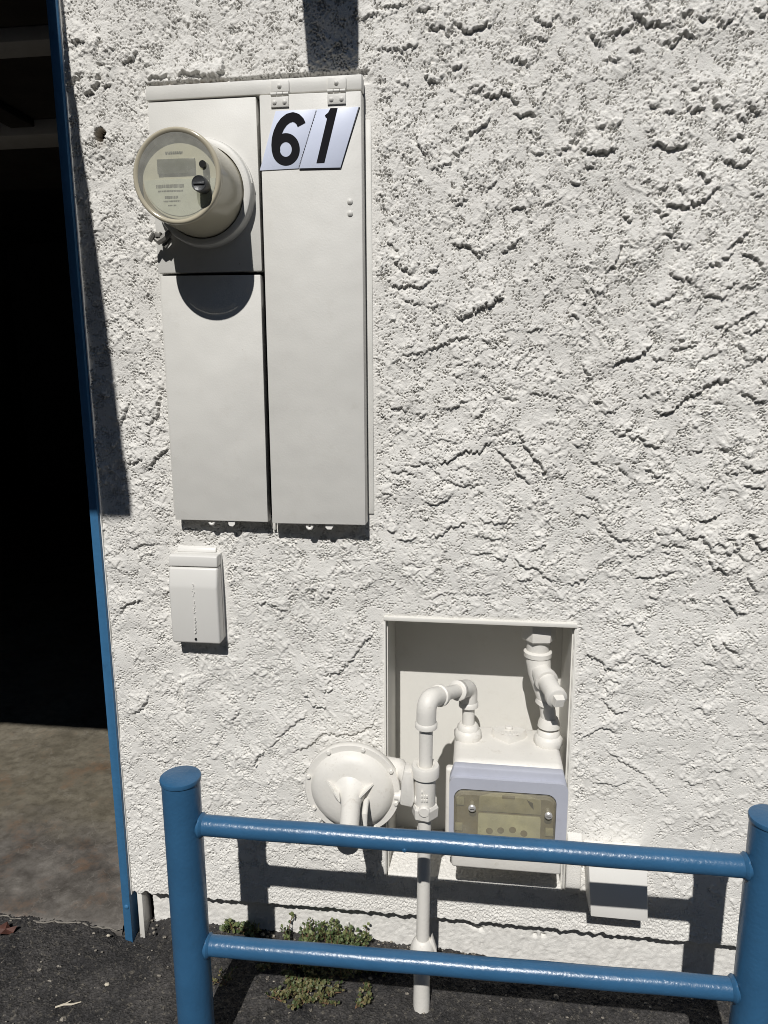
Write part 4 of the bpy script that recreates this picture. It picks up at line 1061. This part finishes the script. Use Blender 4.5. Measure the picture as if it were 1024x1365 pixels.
for ang in (0.55, math.pi - 0.55):
    c_, s_2 = math.cos(ang), math.sin(ang)
    b = BM()
    pr = [(0.018, -0.062), (0.058, -0.022), (0.030, -0.020)]
    tv = []
    for off in (-0.0016, 0.0016):
        tv.append([b.verts.new(rc + Vector((q[0] * c_ - off * s_2, q[1], q[0] * s_2 + off * c_))) for q in pr])
    b.faces.new(tv[0]); b.faces.new(tv[1])
    for k in range(3): b.faces.new((tv[0][k], tv[0][(k + 1) % 3], tv[1][(k + 1) % 3], tv[1][k]))
    obj('rib', b, 'pipe', disc)
b = BM(); tube(b, [rc + Vector((0.034, -0.020, -0.006)), rc + Vector((0.035, -0.038, -0.008)), rc + Vector((0.036, -0.060, -0.014)), rc + Vector((0.036, -0.066, -0.060))], [0.0062, 0.0062, 0.0062, 0.0055], 12); obj('vent_tube', b, 'pipe', gr)
for k in range(8):
    a = math.radians(22.5 + 45 * k + 8)
    p_ = rc + Vector((0.0972 * math.cos(a), -0.0006, 0.0972 * math.sin(a)))
    b = BM(); lathe(b, p_, (0, -1, 0), [(0, 0.0052), (0.0035, 0.0052), (0.0045, 0.0035)], 6); obj('bolt', b, 'pipe', disc, 25)
# union block between regulator and riser
b = BM()
prism(b, [(-0.1385, 0.487), (-0.113, 0.483), (-0.1075, 0.500), (-0.110, 0.545), (-0.114, 0.562), (-0.130, 0.563), (-0.1345, 0.540)], -0.146, -0.108, 0.004)
lathe(b, (-0.150, -0.130, 0.497), (1, 0, 0), [(0, 0.0085), (0.008, 0.0085), (0.0085, 0.0125), (0.034, 0.0125), (0.035, 0.0105), (0.040, 0.0105), (0.042, 0.0135), (0.052, 0.0135)], 16)
obj('inlet_block', b, 'pipe', gr, 30)

# ================================================================== outlet pipe on the right of the recess
ou = thing('gas_outlet_pipe', 'cream gas outlet fitting with square-headed plug hanging from recess top', 'gas pipe', (0.1435, 0.05, 0.829))
b = BM(); lathe(b, (0.1435, 0.050, 0.7795), (0, 0, 1), [(0, 0.033), (0.004, 0.037), (0.036, 0.039), (0.048, 0.037)], 6, rot=0.1 + math.pi / 6); obj('hex_bushing', b, 'pipe', ou, 25)
b = BM(); lathe(b, (0.1430, 0.050, 0.748), (0, 0, 1), [(0, 0.0245), (0.034, 0.0250)], 24); obj('pipe', b, 'pipe', ou)
T0 = Vector((0.143, 0.049, 0.752)); T1 = Vector((0.1555, 0.022, 0.672)); T2 = Vector((0.168, 0.020, 0.640))
b = BM()
tube(b, [T0, T0 + Vector((0.001, -0.002, -0.018)), T0 + Vector((0.005, -0.010, -0.045)), T1, T1 + Vector((0.006, -0.001, -0.018))], [0.0265, 0.0270, 0.0250, 0.0185, 0.0180], 24)
lathe(b, T0 + Vector((0, 0, -0.010)), (0, 0, 1), [(0, 0.0268), (0.001, 0.0300), (0.011, 0.0305), (0.013, 0.0275), (0.014, 0.0250)], 24)
F0 = Vector((0.1475, 0.038, 0.716)); F1 = Vector((0.1755, -0.052, 0.692)); dF = (F1 - F0); LF = dF.length
lathe(b, F0, dF, [(0.0, 0.0215), (0.030, 0.0225), (0.031, 0.0250), (0.041, 0.0250), (0.042, 0.0215)], 24)
te = obj('tee', b, 'pipe', ou, 50)
b = BM(); lathe(b, F0, dF, [(0.030, 0.0192), (LF - 0.012, 0.0192), (LF - 0.0115, 0.0222), (LF, 0.0220), (LF + 0.002, 0.0195)], 24)
pg = obj('branch', b, 'pipe', ou, 50)
b = BM(); fq = F1 + dF.normalized() * 0.001; lathe(b, fq, dF, [(0, 0.0150), (0.002, 0.0150), (0.014, 0.0130), (0.0145, 0.012)], 4, rot=0.75); obj('square_plug', b, 'pipe', pg, 25)
b = BM(); tube(b, [T1 + Vector((0.006, -0.001, -0.020)), (0.1665, 0.020, 0.628), (0.1695, 0.020, 0.585)], [0.0165, 0.0165, 0.0165], 20)
lathe(b, T1 + Vector((0.003, 0, -0.030)), (0.3, 0, 1), [(0, 0.0185), (0.001, 0.0210), (0.010, 0.0210), (0.012, 0.0185)], 20); obj('nipple', b, 'pipe', ou)
b = BM(); lathe(b, (0.1695, 0.020, 0.594), (0, 0, 1), [(0, 0.024), (0.010, 0.0225), (0.020, 0.0190)], 20); obj('tail_piece', b, 'pipe', ou)

# ================================================================== blue guard rail
gd = thing('guard_rail', 'blue painted steel pipe guard rail standing in front of the gas meter', 'guard rail', (-0.016, -0.31, 0))
def post(xc, tilt=0.0):
    b = BM(); lathe(b, (xc, -0.31, -0.15), (tilt, 0, 1), [(0, 0.0348), (0.764, 0.0348)], 48); p_ = obj('post', b, 'blue', gd, 40)
    b = BM(); lathe(b, (xc + tilt * 0.764, -0.31, 0.6142), (tilt, 0, 1), [(0, 0.0350), (0.001, 0.0368), (0.0055, 0.0374), (0.0085, 0.0365), (0.0098, 0.0338), (0.0102, 0.002)], 48); obj('post_cap', b, 'blue', p_, 40)
post(-0.5255); post(0.5040, -0.004)
def rail(xa, za, xb, zb, r=0.0190):
    b = BM(); n = 24
    tube(b, [(xa + (xb - xa) * k / n, -0.31, za + (zb - za) * k / n + 0.0004 * math.sin(k * 1.3)) for k in range(n + 1)], r, 36); rl = obj('rail', b, 'blue', gd, 50)
    for xe, ze, sg in ((xa, za, 1), (xb, zb, -1)):
        b = BM(); lathe(b, (xe + sg * 0.0330, -0.31, ze), (sg, 0, 0), [(0, r + 0.0035), (0.003, r + 0.0042), (0.006, r + 0.002), (0.0085, r - 0.0005)], 36); obj('weld_bead', b, 'blue', rl)
    return rl
rl1 = rail(-0.5255, 0.5255, 0.5010, 0.5280)
rl2 = rail(-0.5255, 0.2675, 0.5020, 0.2860)
b = BM(); lathe(b, (-0.1105, -0.3280, 0.5200), (0, -1, -0.25), [(0, 0.0045), (0.0022, 0.0036), (0.003, 0.001)], 12); obj('drip_bump', b, 'blue', rl1)

# ================================================================== weeds and litter
def weed(name, label, seeds, leaf_mat_, leaf, rise, nleaf, spread, seed):
    r = random.Random(seed)
    cx_ = sum(s[0] for s in seeds) / len(seeds); cy_ = sum(s[1] for s in seeds) / len(seeds)
    t = thing(name, label, 'weed', (cx_, cy_, 0), 'weeds at the foot of the wall')
    bs = BM(); bl = BM()
    for sx_, sy_ in seeds:
        for q in range(r.randint(3, 5)):
            a = r.uniform(0, 2 * math.pi); ln = r.uniform(0.4, 1.0) * spread; hz = r.uniform(0.45, 1.0) * rise
            P0 = Vector((sx_, sy_, 0.0)); P2 = P0 + Vector((math.cos(a) * ln, min(math.sin(a) * ln, 0.034 - sy_), hz)); P1 = P0.lerp(P2, 0.5) + Vector((0, 0, hz * 0.25))
            pts = [P0 * (1 - s) ** 2 + P1 * 2 * s * (1 - s) + P2 * s * s for s in (0, 0.25, 0.5, 0.75, 1)]
            tube(bs, pts, [0.0013, 0.0012, 0.001, 0.0008, 0.0006], 5)
            for k in range(nleaf):
                s = r.uniform(0.2, 1.0) if k > 2 else 1.0
                p = P0 * (1 - s) ** 2 + P1 * 2 * s * (1 - s) + P2 * s * s
                d = Vector((r.uniform(-1, 1), r.uniform(-1, 1), r.uniform(-0.2, 0.9))).normalized()
                u, v, w = frame_of(d)
                u = (u * math.cos(r.random() * 6) + v * math.sin(r.random() * 6)).normalized(); v = d.cross(u)
                sz = leaf * r.uniform(0.6, 1.25); wd = sz * r.uniform(0.36, 0.5)
                c0 = p + d * 0.002
                pr = [c0, c0 + d * sz * 0.45 + u * wd, c0 + d * sz * 0.85 + u * wd * 0.7, c0 + d * sz + v * sz * 0.12, c0 + d * sz * 0.85 - u * wd * 0.7, c0 + d * sz * 0.45 - u * wd]
                mid = c0 + d * sz * 0.55 - v * sz * 0.12
                vs = [bl.verts.new((q_.x, min(q_.y, 0.033), max(q_.z, 0.002))) for q_ in pr]; vm = bl.verts.new((mid.x, min(mid.y, 0.0335), max(mid.z, 0.001)))
                for i in range(6): bl.faces.new((vs[i], vs[(i + 1) % 6], vm))
    tag(obj('stems', bs, 'stem', t), kind='stuff'); tag(obj('leaves', bl, leaf_mat_, t, 80), kind='stuff')
    return t
rr = random.Random(3)
weed('weed', 'upright green weed with small round leaves against the footing', [(rr.uniform(-0.43, -0.235), rr.uniform(-0.035, 0.015)) for k in range(17)], 'leaf_green', 0.0085, 0.060, 17, 0.030, 5)
weed('weed', 'low browning weed mat spreading over asphalt below the lower rail', [(rr.gauss(-0.335, 0.055), rr.uniform(-0.165, -0.055)) for k in range(34)], 'leaf_brown', 0.0075, 0.024, 17, 0.034, 6)
weed('weed', 'tiny green weed sprig beside the left blue post', [(-0.567, 0.018), (-0.585, 0.02), (-0.54, 0.016), (-0.515, 0.015)], 'leaf_green', 0.012, 0.030, 8, 0.016, 8)
weed('weed', 'trailing brownish weed runner near the riser base', [(-0.235 + 0.014 * k, -0.065 + 0.003 * k) for k in range(7)], 'leaf_brown', 0.009, 0.016, 7, 0.016, 9)

b = BM()
lp = [(-1.120 + (0.020 + 0.009 * ((k * 7) % 4) / 3) * math.cos(k * 2 * math.pi / 13), -0.053 + (0.013 + 0.007 * ((k * 5) % 3) / 2) * math.sin(k * 2 * math.pi / 13)) for k in range(13)]
vc = b.verts.new((-1.120, -0.053, 0.014)); vo = [b.verts.new((p[0], p[1], 0.006 + 0.012 * ((k * 5) % 3) / 2)) for k, p in enumerate(lp)]
vl = b.verts.new((-1.120, -0.053, 0.004))
for k in range(len(vo)):
    b.faces.new((vo[k], vo[(k + 1) % len(vo)], vc)); b.faces.new((vo[(k + 1) % len(vo)], vo[k], vl))
tag(obj('dry_leaf', b, 'leafdry', loc=(-1.12, -0.053, 0)), 'crumpled red-brown dry leaf at the garage slab edge', 'leaf')
b = BM(); tube(b, [(-0.878, -0.236, 0.004), (-0.862, -0.229, 0.006), (-0.846, -0.226, 0.005), (-0.828, -0.218, 0.006)], [0.0016, 0.0024, 0.002, 0.001], 6)
tube(b, [(-0.864, -0.229, 0.005), (-0.852, -0.219, 0.007)], [0.0014, 0.0008], 5)
tag(obj('straw', b, 'straw', loc=(-0.85, -0.23, 0)), 'pale bit of straw lying on the asphalt', 'straw')
for k, (px_, py_, sz, lab) in enumerate(((-0.797, -0.166, 0.0052, 'pale pebble on the asphalt left of the blue post'), (-0.866, -0.030, 0.0045, 'small pale chip on the asphalt near the door post'))):
    b = BM()
    bmesh.ops.create_icosphere(b, subdivisions=1, radius=sz)
    r = random.Random(k)
    for v in b.verts: v.co = Vector((v.co.x * r.uniform(0.8, 1.5) + px_, v.co.y * r.uniform(0.7, 1.1) + py_, v.co.z * 0.55 + 0.003))
    tag(obj('pebble', b, 'straw', loc=(px_, py_, 0), sharp=20), lab, 'pebble')

b = BM(); r = random.Random(21)
for k in range(420):
    if r.random() < 0.55:
        gx = r.uniform(-0.80, 0.66); gy = 0.036 - abs(r.gauss(0, 0.022))
    else:
        gx = r.uniform(-1.3, 0.66); gy = r.uniform(-0.34, 0.0)
    if gx < -0.82 and gy > -0.008: continue
    sz = min(0.0065, abs(r.gauss(0, 0.0018)) + 0.0011)
    t_ = bmesh.new(); bmesh.ops.create_icosphere(t_, subdivisions=1, radius=sz)
    k1, k2, k3 = r.uniform(0.8, 1.5), r.uniform(0.7, 1.2), r.uniform(0.5, 0.9)
    for v in t_.verts: v.co = Vector((v.co.x * k1 + gx, min(v.co.y * k2 + gy, 0.04), v.co.z * k3 + sz * 0.35 - 0.040 * float(sstep(-0.20, 0.45, np.float64(gx)))))
    join(b, t_)
tag(obj('grit', b, 'grit', sharp=20), 'loose grit and crumbs scattered on the asphalt', 'grit', kind='stuff')
